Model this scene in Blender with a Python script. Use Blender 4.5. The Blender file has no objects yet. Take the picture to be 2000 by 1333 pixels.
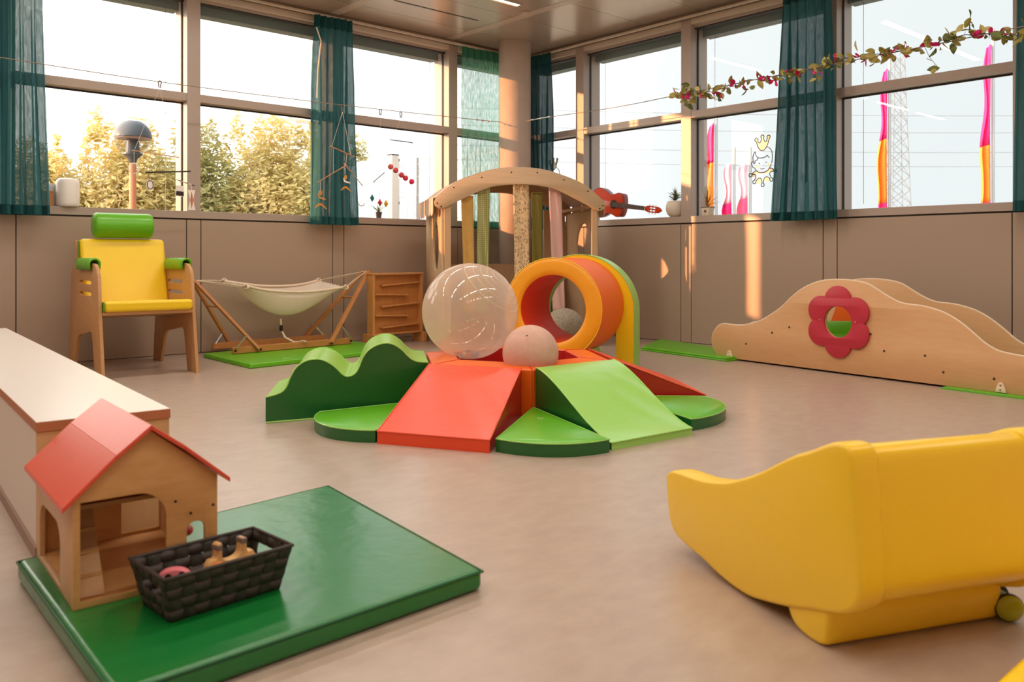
import bpy, bmesh, math, random
from mathutils import Vector, Matrix
random.seed(7)
PI = math.pi
S = bpy.context.scene
COL = S.collection

# ------------------------------------------------------------------ camera
cam_d = bpy.data.cameras.new('camera')
cam = bpy.data.objects.new('camera', cam_d)
COL.objects.link(cam)
cam.location = (-6.35, -6.85, 0.78)
cam.rotation_euler = (PI / 2, 0, math.radians(48.15 - 90))
cam_d.sensor_width = 36.0
cam_d.lens = 36.0 * 1657.0 / 2000.0
cam_d.shift_y = -163.5 / 2000.0
cam_d.clip_end = 500
cam_d.dof.use_dof = True
cam_d.dof.focus_distance = 5.2
cam_d.dof.aperture_fstop = 4.5
S.camera = cam

# ------------------------------------------------------------------ sky, sun, exposure
SKY_STRENGTH = 1.0
SUN_STRENGTH = 8.0
LAMP_W = 9.5          # per ceiling luminaire
w = bpy.data.worlds.new('sky')
S.world = w
w.use_nodes = True
nt = w.node_tree
nt.nodes.clear()
out = nt.nodes.new('ShaderNodeOutputWorld')
bg = nt.nodes.new('ShaderNodeBackground')
tc = nt.nodes.new('ShaderNodeTexCoord')
dot = nt.nodes.new('ShaderNodeVectorMath'); dot.operation = 'DOT_PRODUCT'
dot.inputs[1].default_value = (-0.88, 0.44, 0.14)       # towards the low sun
ramp = nt.nodes.new('ShaderNodeValToRGB')
_st = [(0.0, (0.85, 0.885, 0.90)), (0.14, (0.90, 0.93, 0.94)), (0.30, (1.30, 1.31, 1.29)), (0.57, (2.9, 2.8, 2.65)), (1.0, (6.0, 5.3, 4.5))]
ramp.color_ramp.elements[0].position = _st[0][0]; ramp.color_ramp.elements[0].color = (*_st[0][1], 1)
ramp.color_ramp.elements[1].position = _st[-1][0]; ramp.color_ramp.elements[1].color = (*_st[-1][1], 1)
for _p, _c in _st[1:-1]:
    ramp.color_ramp.elements.new(_p).color = (*_c, 1)
mr = nt.nodes.new('ShaderNodeMapRange')
mr.inputs['From Min'].default_value = -0.65
mr.inputs['From Max'].default_value = 0.9
nt.links.new(tc.outputs['Generated'], dot.inputs[0])
nt.links.new(dot.outputs['Value'], mr.inputs['Value'])
nt.links.new(mr.outputs['Result'], ramp.inputs['Fac'])
nt.links.new(ramp.outputs['Color'], bg.inputs['Color'])
bg.inputs['Strength'].default_value = SKY_STRENGTH
nt.links.new(bg.outputs['Background'], out.inputs['Surface'])

sun_d = bpy.data.lights.new('sun', 'SUN')
sun_d.energy = SUN_STRENGTH
sun_d.color = (1.0, 0.40, 0.16)
sun_d.angle = math.radians(0.6)
sun = bpy.data.objects.new('sun', sun_d)
COL.objects.link(sun)
_el = math.radians(7.9)
_d = Vector((0.8944 * math.cos(_el), -0.4472 * math.cos(_el), -math.sin(_el)))
sun.rotation_euler = _d.to_track_quat('-Z', 'Y').to_euler()
sun.location = (-12, 6, 6)

S.view_settings.view_transform = 'Standard'
S.view_settings.look = 'None'
S.view_settings.exposure = 0.2
S.view_settings.gamma = 1.0
S.view_settings.use_curve_mapping = False

# ------------------------------------------------------------------ materials
def lin(c):
    r = []
    for v in c:
        v = v / 255.0
        r.append(v / 12.92 if v <= 0.04045 else ((v + 0.055) / 1.055) ** 2.4)
    return tuple(r) + (1.0,)

_M = {}
def M(name, rgb=(128, 128, 128), rough=0.5, metal=0.0, var=None, bump=None, coat=0.0, spec=0.5, stretch=None, trans=0.0, emit=None, sheen=0.0):
    """plain procedural principled material; var=(scale, rgb2, contrast), bump=(scale, strength, distance)"""
    if name in _M:
        return _M[name]
    m = bpy.data.materials.new(name)
    m.use_nodes = True
    n = m.node_tree
    p = n.nodes['Principled BSDF']
    p.inputs['Base Color'].default_value = lin(rgb)
    p.inputs['Roughness'].default_value = rough
    p.inputs['Metallic'].default_value = metal
    p.inputs['Specular IOR Level'].default_value = spec
    p.inputs['Coat Weight'].default_value = coat
    p.inputs['Coat Roughness'].default_value = 0.15
    p.inputs['Sheen Weight'].default_value = sheen
    p.inputs['Transmission Weight'].default_value = trans
    if emit:
        p.inputs['Emission Color'].default_value = lin(emit[0])
        p.inputs['Emission Strength'].default_value = emit[1]
    if var or bump:
        t = n.nodes.new('ShaderNodeTexCoord')
        mp = n.nodes.new('ShaderNodeMapping')
        n.links.new(t.outputs['Object'], mp.inputs['Vector'])
        if stretch:
            mp.inputs['Scale'].default_value = stretch
    if var:
        ns = n.nodes.new('ShaderNodeTexNoise')
        ns.inputs['Scale'].default_value = var[0]
        ns.inputs['Detail'].default_value = 6
        ns.inputs['Roughness'].default_value = 0.62
        n.links.new(mp.outputs['Vector'], ns.inputs['Vector'])
        cr = n.nodes.new('ShaderNodeValToRGB')
        k = var[2] if len(var) > 2 else 0.2
        cr.color_ramp.elements[0].position = 0.5 - k
        cr.color_ramp.elements[1].position = 0.5 + k
        cr.color_ramp.elements[0].color = lin(rgb)
        cr.color_ramp.elements[1].color = lin(var[1])
        n.links.new(ns.outputs['Fac'], cr.inputs['Fac'])
        n.links.new(cr.outputs['Color'], p.inputs['Base Color'])
    if bump:
        nb = n.nodes.new('ShaderNodeTexNoise')
        nb.inputs['Scale'].default_value = bump[0]
        nb.inputs['Detail'].default_value = 3
        bp = n.nodes.new('ShaderNodeBump')
        bp.inputs['Strength'].default_value = bump[1]
        bp.inputs['Distance'].default_value = bump[2] if len(bump) > 2 else 0.01
        n.links.new(mp.outputs['Vector'], nb.inputs['Vector'])
        n.links.new(nb.outputs['Fac'], bp.inputs['Height'])
        n.links.new(bp.outputs['Normal'], p.inputs['Normal'])
    _M[name] = m
    return m

def wood(name, rgb, dark, grain=(3, 3, 40), rough=0.45, scale=3.0):
    return M(name, rgb, rough, var=(scale, dark, 0.28), stretch=grain, bump=(scale * 4, 0.05, 0.003))

def glass_mat(name, tint=(1, 1, 1), ior=1.45, gloss=1.0):
    if name in _M: return _M[name]
    m = bpy.data.materials.new(name); m.use_nodes = True
    n = m.node_tree; n.nodes.clear()
    o = n.nodes.new('ShaderNodeOutputMaterial')
    mix = n.nodes.new('ShaderNodeMixShader')
    tr = n.nodes.new('ShaderNodeBsdfTransparent'); tr.inputs['Color'].default_value = (*tint, 1)
    gl = n.nodes.new('ShaderNodeBsdfGlossy'); gl.inputs['Roughness'].default_value = 0.0
    gl.inputs['Color'].default_value = (gloss, gloss, gloss, 1)
    lw = n.nodes.new('ShaderNodeLayerWeight'); lw.inputs['Blend'].default_value = 0.5
    pw = n.nodes.new('ShaderNodeMath'); pw.operation = 'POWER'; pw.inputs[1].default_value = 5.0
    ma = n.nodes.new('ShaderNodeMath'); ma.operation = 'MULTIPLY_ADD'
    f0 = ((ior - 1) / (ior + 1)) ** 2
    ma.inputs[1].default_value = 1 - f0; ma.inputs[2].default_value = f0      # Schlick reflectance
    n.links.new(lw.outputs['Facing'], pw.inputs[0]); n.links.new(pw.outputs[0], ma.inputs[0])
    n.links.new(ma.outputs[0], mix.inputs['Fac'])
    n.links.new(tr.outputs['BSDF'], mix.inputs[1]); n.links.new(gl.outputs['BSDF'], mix.inputs[2])
    n.links.new(mix.outputs['Shader'], o.inputs['Surface'])
    _M[name] = m
    return m

def sheer(name, rgb, see=0.15, translucency=0.5, weave=900.0):
    """woven cloth: part diffuse, part translucent, part open mesh"""
    if name in _M: return _M[name]
    m = bpy.data.materials.new(name); m.use_nodes = True
    n = m.node_tree; n.nodes.clear()
    o = n.nodes.new('ShaderNodeOutputMaterial')
    d = n.nodes.new('ShaderNodeBsdfDiffuse'); d.inputs['Color'].default_value = lin(rgb)
    t = n.nodes.new('ShaderNodeBsdfTranslucent'); t.inputs['Color'].default_value = lin(rgb)
    x = n.nodes.new('ShaderNodeBsdfTransparent')
    m1 = n.nodes.new('ShaderNodeMixShader'); m1.inputs['Fac'].default_value = translucency
    m2 = n.nodes.new('ShaderNodeMixShader')
    tcn = n.nodes.new('ShaderNodeTexCoord')
    mp = n.nodes.new('ShaderNodeMapping'); mp.inputs['Scale'].default_value = (1, 1, 0.22)
    ns = n.nodes.new('ShaderNodeTexNoise'); ns.inputs['Scale'].default_value = 70; ns.inputs['Detail'].default_value = 3
    mr2 = n.nodes.new('ShaderNodeMapRange')
    mr2.inputs['From Min'].default_value = 0.3; mr2.inputs['From Max'].default_value = 0.75
    mr2.inputs['To Min'].default_value = see * 0.5; mr2.inputs['To Max'].default_value = see * 1.6
    n.links.new(tcn.outputs['Object'], mp.inputs['Vector']); n.links.new(mp.outputs['Vector'], ns.inputs['Vector'])
    n.links.new(ns.outputs['Fac'], mr2.inputs['Value']); n.links.new(mr2.outputs['Result'], m2.inputs['Fac'])
    n.links.new(d.outputs['BSDF'], m1.inputs[1]); n.links.new(t.outputs['BSDF'], m1.inputs[2])
    n.links.new(m1.outputs['Shader'], m2.inputs[1]); n.links.new(x.outputs['BSDF'], m2.inputs[2])
    n.links.new(m2.outputs['Shader'], o.inputs['Surface'])
    _M[name] = m
    return m

# ------------------------------------------------------------------ builders
def link(o, parent=None):
    COL.objects.link(o)
    if parent is not None:
        o.parent = parent
    return o

def tag(o, label=None, cat=None, group=None, kind=None):
    if label: o['label'] = label
    if cat: o['category'] = cat
    if group: o['group'] = group
    if kind: o['kind'] = kind
    return o

def thing(name, label, cat, loc=(0, 0, 0), rz=0.0, group=None, kind=None):
    o = bpy.data.objects.new(name, None)
    o.empty_display_size = 0.1
    COL.objects.link(o)
    o.location = loc
    o.rotation_euler = (0, 0, rz)
    return tag(o, label, cat, group, kind)

def finish(o, smooth=None, bevel=None, seg=2):
    me = o.data
    if smooth is not None:
        for p in me.polygons: p.use_smooth = True
        if smooth < 179:
            me.set_sharp_from_angle(angle=math.radians(smooth))
    if bevel:
        b = o.modifiers.new('bevel', 'BEVEL')
        b.width = bevel; b.segments = seg; b.limit_method = 'ANGLE'; b.angle_limit = math.radians(35)
        for p in me.polygons: p.use_smooth = True
        me.set_sharp_from_angle(angle=math.radians(60))
        b.harden_normals = True
    return o

def mesh(name, verts, faces, mat, parent=None, loc=None, smooth=None, bevel=None, seg=2, center=False):
    """center=True: origin to the middle of the base"""
    me = bpy.data.meshes.new(name)
    verts = [Vector(v) for v in verts]
    if center:
        xs = [v.x for v in verts]; ys = [v.y for v in verts]; zs = [v.z for v in verts]
        c = Vector(((min(xs) + max(xs)) / 2, (min(ys) + max(ys)) / 2, min(zs)))
        verts = [v - c for v in verts]
        loc = c
    me.from_pydata([tuple(v) for v in verts], [], faces)
    bm = bmesh.new(); bm.from_mesh(me)
    bmesh.ops.recalc_face_normals(bm, faces=bm.faces)
    bm.to_mesh(me); bm.free()
    me.materials.append(mat)
    o = bpy.data.objects.new(name, me)
    if loc is not None: o.location = loc
    link(o, parent)
    return finish(o, smooth, bevel, seg)

BOXF = [(0, 1, 2, 3), (4, 7, 6, 5), (0, 4, 5, 1), (1, 5, 6, 2), (2, 6, 7, 3), (3, 7, 4, 0)]
def boxv(x0, x1, y0, y1, z0, z1):
    return [(x0, y0, z0), (x1, y0, z0), (x1, y1, z0), (x0, y1, z0), (x0, y0, z1), (x1, y0, z1), (x1, y1, z1), (x0, y1, z1)]
def box(name, x0, x1, y0, y1, z0, z1, mat, parent=None, bevel=None, seg=2, center=None):
    if center is None: center = parent is None
    return mesh(name, boxv(x0, x1, y0, y1, z0, z1), BOXF, mat, parent, bevel=bevel, seg=seg, center=center)

def bar(name, a, b, wdt, thk, mat, parent=None, up=(0, 0, 1), bevel=None):
    """rectangular bar from a to b; wdt along cross(dir, up), thk along the other"""
    a = Vector(a); b = Vector(b); d = (b - a).normalized()
    s = d.cross(Vector(up))
    if s.length < 1e-5: s = d.cross(Vector((1, 0, 0)))
    s.normalize(); u = s.cross(d).normalized()
    vs = []
    for q in (a, b):
        for sx, ux in ((-1, -1), (1, -1), (1, 1), (-1, 1)):
            vs.append(q + s * (sx * wdt / 2) + u * (ux * thk / 2))
    return mesh(name, vs, BOXF, mat, parent, bevel=bevel)

def tube_geo(pts, r, n=8, closed=False):
    pts = [Vector(p) for p in pts]
    k = len(pts)
    rr = r if isinstance(r, (list, tuple)) else [r] * k
    vs, fs = [], []
    t0 = (pts[1] - pts[0]).normalized()
    nrm = t0.orthogonal().normalized()
    for i, p in enumerate(pts):
        if closed:
            t = (pts[(i + 1) % k] - pts[i - 1]).normalized()
        else:
            t = (pts[min(i + 1, k - 1)] - pts[max(i - 1, 0)]).normalized()
        nrm = (nrm - t * nrm.dot(t))
        if nrm.length < 1e-6: nrm = t.orthogonal()
        nrm.normalize()
        bn = t.cross(nrm)
        for j in range(n):
            a = 2 * PI * j / n
            vs.append(p + (nrm * math.cos(a) + bn * math.sin(a)) * rr[i])
    m = k if closed else k - 1
    for i in range(m):
        i2 = (i + 1) % k
        for j in range(n):
            j2 = (j + 1) % n
            fs.append((i * n + j, i * n + j2, i2 * n + j2, i2 * n + j))
    if not closed:
        fs.append(tuple(range(n - 1, -1, -1)))
        fs.append(tuple(range((k - 1) * n, k * n)))
    return vs, fs
def tube(name, pts, r, mat, parent=None, n=8, closed=False, center=False):
    vs, fs = tube_geo(pts, r, n, closed)
    return mesh(name, vs, fs, mat, parent, smooth=60, center=center)
def tubes(name, lines, r, mat, parent=None, n=6, center=False):
    V_, F_ = [], []
    for l in lines:
        vs, fs = tube_geo(l, r, n)
        k = len(V_); V_ += vs; F_ += [tuple(i + k for i in f) for f in fs]
    return mesh(name, V_, F_, mat, parent, smooth=60, center=center)

def lathe(name, prof, mat, parent=None, n=32, loc=None, smooth=50, axis='Z', center=False, caps=True):
    vs, fs = [], []
    for r, z in prof:
        for j in range(n):
            a = 2 * PI * j / n
            vs.append((r * math.cos(a), r * math.sin(a), z))
    k = len(prof)
    for i in range(k - 1):
        for j in range(n):
            j2 = (j + 1) % n
            fs.append((i * n + j, i * n + j2, (i + 1) * n + j2, (i + 1) * n + j))
    if caps:
        if prof[0][0] > 1e-4: fs.append(tuple(range(n - 1, -1, -1)))
        if prof[-1][0] > 1e-4: fs.append(tuple(range((k - 1) * n, k * n)))
    if axis == 'Y': vs = [(x, z, y) for x, y, z in vs]
    if axis == 'X': vs = [(z, x, y) for x, y, z in vs]
    return mesh(name, vs, fs, mat, parent, loc=loc, smooth=smooth, center=center)

def sphere(name, r, mat, parent=None, loc=(0, 0, 0), nu=32, nv=18, zbase=False, squash=1.0):
    prof = []
    for i in range(nv + 1):
        a = -PI / 2 + PI * i / nv
        prof.append((max(1e-5, r * math.cos(a)), r * math.sin(a) * squash + (r * squash if zbase else 0)))
    return lathe(name, prof, mat, parent, nu, loc, smooth=180, caps=False)

def plate(name, loops, thick, mat, parent=None, origin=(0, 0, 0), ux=(1, 0, 0), uy=(0, 0, 1), bevel=0.0, seg=1):
    """flat board cut to closed 2D loops (the first is the outline, the rest are holes), thickness along ux x uy, from 0 to thick"""
    cu = bpy.data.curves.new(name, 'CURVE'); cu.dimensions = '2D'; cu.fill_mode = 'BOTH'
    for lp in loops:
        sp = cu.splines.new('POLY'); sp.points.add(len(lp) - 1)
        for i, (x, y) in enumerate(lp): sp.points[i].co = (x, y, 0, 1)
        sp.use_cyclic_u = True
    cu.extrude = max(0.0001, thick / 2 - bevel); cu.bevel_depth = bevel; cu.bevel_resolution = seg
    if bevel: cu.offset = -bevel
    tmp = bpy.data.objects.new('tmp', cu); COL.objects.link(tmp)
    me = bpy.data.meshes.new_from_object(tmp)
    bpy.data.objects.remove(tmp); bpy.data.curves.remove(cu)
    ux = Vector(ux).normalized(); uy = Vector(uy).normalized(); un = ux.cross(uy)
    Mx = Matrix((ux, uy, un)).transposed().to_4x4()
    me.transform(Matrix.Translation((0, 0, thick / 2)))
    me.transform(Matrix.Translation(Vector(origin)) @ Mx)
    bm = bmesh.new(); bm.from_mesh(me)
    bmesh.ops.remove_doubles(bm, verts=bm.verts, dist=1e-5)
    bmesh.ops.recalc_face_normals(bm, faces=bm.faces)
    bm.to_mesh(me); bm.free()
    me.materials.clear(); me.materials.append(mat)
    me.name = name
    o = bpy.data.objects.new(name, me)
    link(o, parent)
    return finish(o, smooth=32)

def arc(cx, cy, rx, ry, a0, a1, n):
    return [(cx + rx * math.cos(math.radians(a0 + (a1 - a0) * i / n)), cy + ry * math.sin(math.radians(a0 + (a1 - a0) * i / n))) for i in range(n + 1)]
def ell(cx, cy, rx, ry, n=40):
    return arc(cx, cy, rx, ry, 0, 360 * (n - 1) / n, n - 1)
def spline(pts, n=6, closed=False):
    """Catmull-Rom through 2D or 3D points"""
    P = [Vector(p) for p in pts]; k = len(P); o = []
    rng = range(k) if closed else range(k - 1)
    for i in rng:
        if closed: p0, p1, p2, p3 = P[i - 1], P[i], P[(i + 1) % k], P[(i + 2) % k]
        else: p0, p1, p2, p3 = P[max(i - 1, 0)], P[i], P[i + 1], P[min(i + 2, k - 1)]
        for j in range(n):
            t = j / n
            o.append(0.5 * ((2 * p1) + (p2 - p0) * t + (2 * p0 - 5 * p1 + 4 * p2 - p3) * t * t + (3 * p1 - p0 - 3 * p2 + p3) * t ** 3))
    if not closed: o.append(P[-1])
    return [tuple(v) for v in o]

def dup(root, loc, rz=None, label=None):
    def cp(o, par):
        c = o.copy(); COL.objects.link(c); c.parent = par
        for ch in o.children: cp(ch, c)
        return c
    r = cp(root, root.parent)
    r.location = loc
    if rz is not None: r.rotation_euler = (0, 0, rz)
    if label: r['label'] = label
    return r

# palette
m_floor = M('linoleum_floor', (170, 148, 132), 0.30, var=(16.0, (192, 172, 156), 0.28), bump=(60, 0.03, 0.002), spec=0.65, stretch=(0.6, 1.0, 1.0))
m_panel = M('taupe_wall_panel', (174, 152, 134), 0.38, spec=0.4)
m_groove = M('dark_groove', (52, 43, 38), 0.7)
m_metal = M('taupe_window_metal', (178, 160, 148), 0.35, metal=0.1)
m_gasket = M('dark_gasket', (46, 46, 48), 0.5)
m_ceil = M('satin_ceiling_metal', (188, 171, 158), 0.26, metal=0.25)
m_ceilband = M('ceiling_band', (198, 181, 168), 0.35)
m_fascia = M('brown_fascia', (134, 114, 98), 0.45)
m_headlight = M('cream_head_profile', (205, 190, 174), 0.4)
m_glass = glass_mat('window_glass', (0.97, 0.985, 0.98), 1.5, 0.30)
m_concrete = M('warm_concrete', (186, 168, 154), 0.7, var=(6, (172, 154, 140), 0.3), bump=(35, 0.1, 0.004))
m_backwall = M('cream_plaster', (214, 203, 192), 0.8)
m_blind = M('grey_blind_box', (116, 128, 126), 0.6)
m_beech = wood('beech_plywood', (206, 156, 104), (188, 136, 86), grain=(6, 6, 50))
m_beech_h = M('beech_board', (216, 170, 122), .42, var=(3.0, (206, 156, 108), .35), stretch=(2.5, 2.5, 14))
m_ash = wood('pale_ash', (208, 176, 140), (194, 160, 124), grain=(30, 30, 2.0), scale=1.6)
m_ash_h = wood('pale_ash_arch', (208, 178, 142), (194, 162, 126), grain=(2, 2, 34), scale=1.5)
m_edge = M('cream_edge', (232, 208, 180), 0.5)
m_dkmetal = M('dark_steel', (60, 58, 56), 0.35, metal=0.8)
m_chrome = M('brushed_steel', (200, 200, 200), 0.25, metal=1.0)
def vinyl(name, rgb, rough=0.36, b=0.25):
    return M(name, rgb, rough, bump=(9, b, 0.012), spec=0.6, coat=0.12)
v_red = vinyl('red_orange_vinyl', (236, 72, 26))
v_dred = vinyl('deep_red_vinyl', (182, 20, 20))
v_orange = vinyl('orange_vinyl', (246, 106, 18))
v_lgreen = vinyl('light_green_vinyl', (158, 214, 98), 0.28)
v_lime = vinyl('lime_green_vinyl', (96, 180, 16), 0.36)
v_dgreen = vinyl('dark_green_vinyl', (14, 96, 34), 0.36)
v_yellow = vinyl('yellow_vinyl', (255, 214, 22), 0.33)
v_amber = vinyl('amber_vinyl', (252, 172, 26), 0.36)
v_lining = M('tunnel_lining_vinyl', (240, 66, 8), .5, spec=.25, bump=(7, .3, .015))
m_cord = M('natural_cord', (150, 136, 122), 0.8)
m_white = M('white_plastic', (238, 228, 220), 0.35)
m_black = M('black_plastic', (24, 24, 24), 0.4)

# ================================================================== the room
XW, YW, ZC = -9.1, -9.0, 3.0
def struct(o): o['kind'] = 'structure'; return o
tag(struct(box('floor', XW, 0.05, YW, 0.05, -0.06, 0.0, m_floor)), 'warm grey linoleum floor of the play room')

XL = [-1.02 - 1.33 * k for k in range(7)]                 # mullion axes on the left wall
YR = [-0.804, -2.14, -3.53, -4.89, -6.25, -7.61, -8.9]    # mullion axes on the right wall
SILL0, SILL1, TR0, TR1, HD0, HD1 = 1.095, 1.155, 2.045, 2.11, 2.885, 2.947

def wall_side(name, label, axes, left):
    """parapet wall with proud metal panels under the windows; left: along X at Y=0, else along Y at X=0"""
    end = XW if left else YW
    def bx(nm, a0, a1, d0, d1, z0, z1, mt, par, bev=None):
        if left: return box(nm, a0, a1, d0, d1, z0, z1, mt, par, bevel=bev)
        return box(nm, d0, d1, a0, a1, z0, z1, mt, par, bevel=bev)
    wl = thing(name, label, None, kind='structure')
    bx('backing', end, 0.16, 0.012, 0.15, 0.0, SILL0 - 0.001, m_groove, wl)
    ed = [0.0] + axes + [end]
    hi = 0.0
    for a in axes:
        if a - 0.06 < end: break
        bx('panel', a + 0.062, hi - 0.006, 0.0, 0.011, 0.004, SILL0 - 0.012, m_panel, wl, 0.002)
        bx('post_strip', a - 0.055, a + 0.055, 0.0, 0.011, 0.004, SILL0 - 0.012, m_panel, wl, 0.002)
        hi = a - 0.056
    bx('panel', end, hi - 0.006, 0.0, 0.011, 0.004, SILL0 - 0.012, m_panel, wl, 0.002)
    return wl
wall_side('wall_left', 'taupe metal panel wall below the windows behind the armchair', XL, True)
wall_side('wall_right', 'taupe metal panel wall below the windows behind the wooden slide', YR, False)
tag(struct(box('trim_1', XW, 0.0, -0.004, 0.14, SILL0, SILL1, m_metal, bevel=0.003)), 'taupe metal window sill along the left wall')
tag(struct(box('trim_2', -0.004, 0.14, YW, -0.005, SILL0, SILL1, m_metal, bevel=0.003)), 'taupe metal window sill along the right wall')
tag(struct(box('trim_3', XW, 0.0, -0.012, 0.14, HD1, ZC, m_fascia, bevel=0.002)), 'brown fascia under the ceiling over the left windows')
tag(struct(box('trim_4', -0.012, 0.14, YW, -0.013, HD1, ZC, m_fascia, bevel=0.002)), 'brown fascia under the ceiling over the right windows')

WN = [0]
def window(a_hi, a_lo, left, mull=True, corner=False):
    """one bay between two mullion axes (a_hi > a_lo)"""
    WN[0] += 1
    wd = thing('window_%d' % WN[0], None, None, kind='structure')
    wd['label'] = 'tall two-pane window bay %s' % ('in the left window wall' if left else 'in the right window wall')
    def bx(nm, a0, a1, d0, d1, z0, z1, mt, bev=None):
        if left: return box(nm, a0, a1, d0, d1, z0, z1, mt, wd, bevel=bev)
        return box(nm, d0, d1, a0, a1, z0, z1, mt, wd, bevel=bev)
    lo, hi = a_lo + 0.055, (a_hi - 0.055 if not corner else a_hi)
    if mull:
        bx('mullion', a_lo - 0.055, a_lo + 0.055, 0.0, 0.25, SILL1, HD1, m_metal, 0.002)
    bx('transom', lo, hi, 0.004, 0.16, TR0, TR1, m_metal, 0.002)
    bx('head_profile', lo, hi, 0.0, 0.05, HD0 + 0.012, HD1, m_headlight, 0.002)
    bx('head_frame', lo, hi, 0.05, 0.15, HD0 - 0.01, HD1, m_metal)
    bx('head_gasket', lo, hi, 0.06, 0.095, HD0 - 0.022, HD0 - 0.01, m_gasket)
    bx('blind_box', lo, hi, 0.18, 0.30, HD0 - 0.075, HD1, m_blind)
    for z0, z1 in ((SILL1, TR0), (TR1, HD0 - 0.01)):
        g = bx('pane', lo, hi, 0.100, 0.104, z0, z1, m_glass)
        bx('gasket', lo, lo + 0.010, 0.094, 0.110, z0, z1, m_gasket)
        bx('gasket', hi - 0.010, hi, 0.094, 0.110, z0, z1, m_gasket)
        bx('gasket', lo, hi, 0.094, 0.110, z1 - 0.012, z1, m_gasket)
    # guide cable of the outside blind
    c = hi - 0.10 if left else lo + 0.0
    if left: tube('guide_cable', [(hi - 0.10, 0.2, SILL1), (hi - 0.10, 0.2, HD0)], 0.002, m_chrome, wd, 5)
    else: tube('guide_cable', [(0.2, hi - 0.12, SILL1 + 0.05), (0.2, hi - 0.12, HD0)], 0.002, m_chrome, wd, 5)
    return wd
prev = -0.02
for k, a in enumerate(XL[:5]):
    window(prev, a, True, corner=(k == 0)); prev = a
prev = -0.02
for k, a in enumerate(YR[:6]):
    window(prev, a, False, corner=(k == 0)); prev = a
# corner post, dark reveal behind the column
tag(struct(box('trim_5', -0.05, 0.15, -0.05, 0.15, SILL1, HD1, m_metal)), 'metal corner post behind the round column')
box_w = lambda n, *a: struct(box(n, *a))
tag(box_w('wall_far', XW - 0.15, XW, YW, 0.15, 0, ZC, m_backwall), 'cream plaster end wall out of view')
tag(box_w('wall_back', XW, 0.15, YW - 0.15, YW, 0, ZC, m_backwall), 'cream plaster back wall out of view')
tag(box_w('wall_sun_block', XW, XL[4] - 0.06, 0.0, 0.15, SILL1, HD1, m_backwall), 'unseen plaster infill added to block sun beyond the last left window')  # added out of view to keep extra sun patches off the right wall
# the window strip beyond the last right mullion is closed by plaster
tag(box_w('wall_infill', 0.0, 0.15, YW, YR[5] - 0.06, SILL1, HD1, m_backwall), 'plaster infill beside the last right window')

ceil = thing('ceiling', 'satin taupe metal panel ceiling with pale cross bands', None, kind='structure')
box('backing', XW, 0.15, YW, 0.15, ZC + 0.012, ZC + 0.1, m_groove, ceil)
bands = [-1.07 - 1.33 * k for k in range(7)]
rows = [0.0, -0.39] + [-0.39 - 0.64 * k for k in range(1, 14)] + [YW]
hi = 0.0
for b in bands + [XW]:
    lo = max(b + 0.05, XW)
    if hi - lo > 0.1:
        for r0, r1 in zip(rows[:-1], rows[1:]):
            box('ceiling_panel', lo + 0.0015, hi - 0.0015, r1 + 0.0025, r0 - 0.0025, ZC, ZC + 0.012, m_ceil, ceil)
    if b > XW: box('ceiling_band', b - 0.05, b + 0.05, YW, 0.0, ZC - 0.002, ZC + 0.012, m_ceilband, ceil)
    hi = b - 0.05
for x0 in (-2.22, -4.88):
    box('ventilation_slot', x0, x0 + 0.93, -0.728, -0.708, ZC - 0.003, ZC + 0.004, m_black, ceil)
sd = lathe('smoke_detector', [(0.001, -0.022), (0.03, -0.02), (0.036, -0.008), (0.036, 0.0)], m_headlight, None, 20, loc=(-1.15, -1.22, ZC - 0.002))
tag(sd, 'small round detector on the ceiling beside the luminaire', 'detector')

m_diff = M('luminaire_diffuser', (255, 236, 214), 0.5, emit=((255, 226, 196), 3.0))
def luminaire(cx, cy, label, L=0.98, Wd=0.075):
    t = thing('ceiling_luminaire', label, 'ceiling lamp', (cx, cy, ZC), 0, 'linear luminaires in the metal ceiling')
    box('housing', -L / 2, L / 2, -Wd / 2, -Wd / 2 + 0.008, -0.014, 0.01, m_ceilband, t)
    box('housing', -L / 2, L / 2, Wd / 2 - 0.008, Wd / 2, -0.014, 0.01, m_ceilband, t)
    for k in range(8):
        x0 = -L / 2 + k * L / 8
        box('diffuser', x0 + 0.004, x0 + L / 8 - 0.004, -Wd / 2 + 0.008, Wd / 2 - 0.008, -0.006, 0.004, m_diff, t)
    ld = bpy.data.lights.new('luminaire_light', 'AREA')
    ld.shape = 'RECTANGLE'; ld.size = L; ld.size_y = Wd; ld.energy = LAMP_W; ld.color = (1.0, 0.91, 0.80)
    lo = bpy.data.objects.new('luminaire_light', ld)
    link(lo, t); lo.location = (0, 0, -0.02)
    return t
LX = [-1.82, -3.15, -4.48, -5.81, -7.14]
LY = [-1.35, -3.27, -5.19, -7.11]
for i, x in enumerate(LX):
    for j, y in enumerate(LY):
        if i == 0 and j == 0: lab = 'lit linear ceiling luminaire at the top edge, left of the column'
        else: lab = 'lit linear ceiling luminaire out of view overhead'
        luminaire(x, y, lab)

tag(struct(lathe('column', [(0.165, 0.0), (0.165, ZC)], m_concrete, None, 48, loc=(-0.485, -0.345, 0.0))), 'round exposed concrete column in the window corner')

# ------------------------------------------------------------------ outside
m_ground = M('outdoor_paving', (150, 145, 135), 0.9)
tag(struct(box('ground', -60, 120, -60, 90, -0.4, -0.2, m_ground)), 'paved ground outside the windows')

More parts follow.
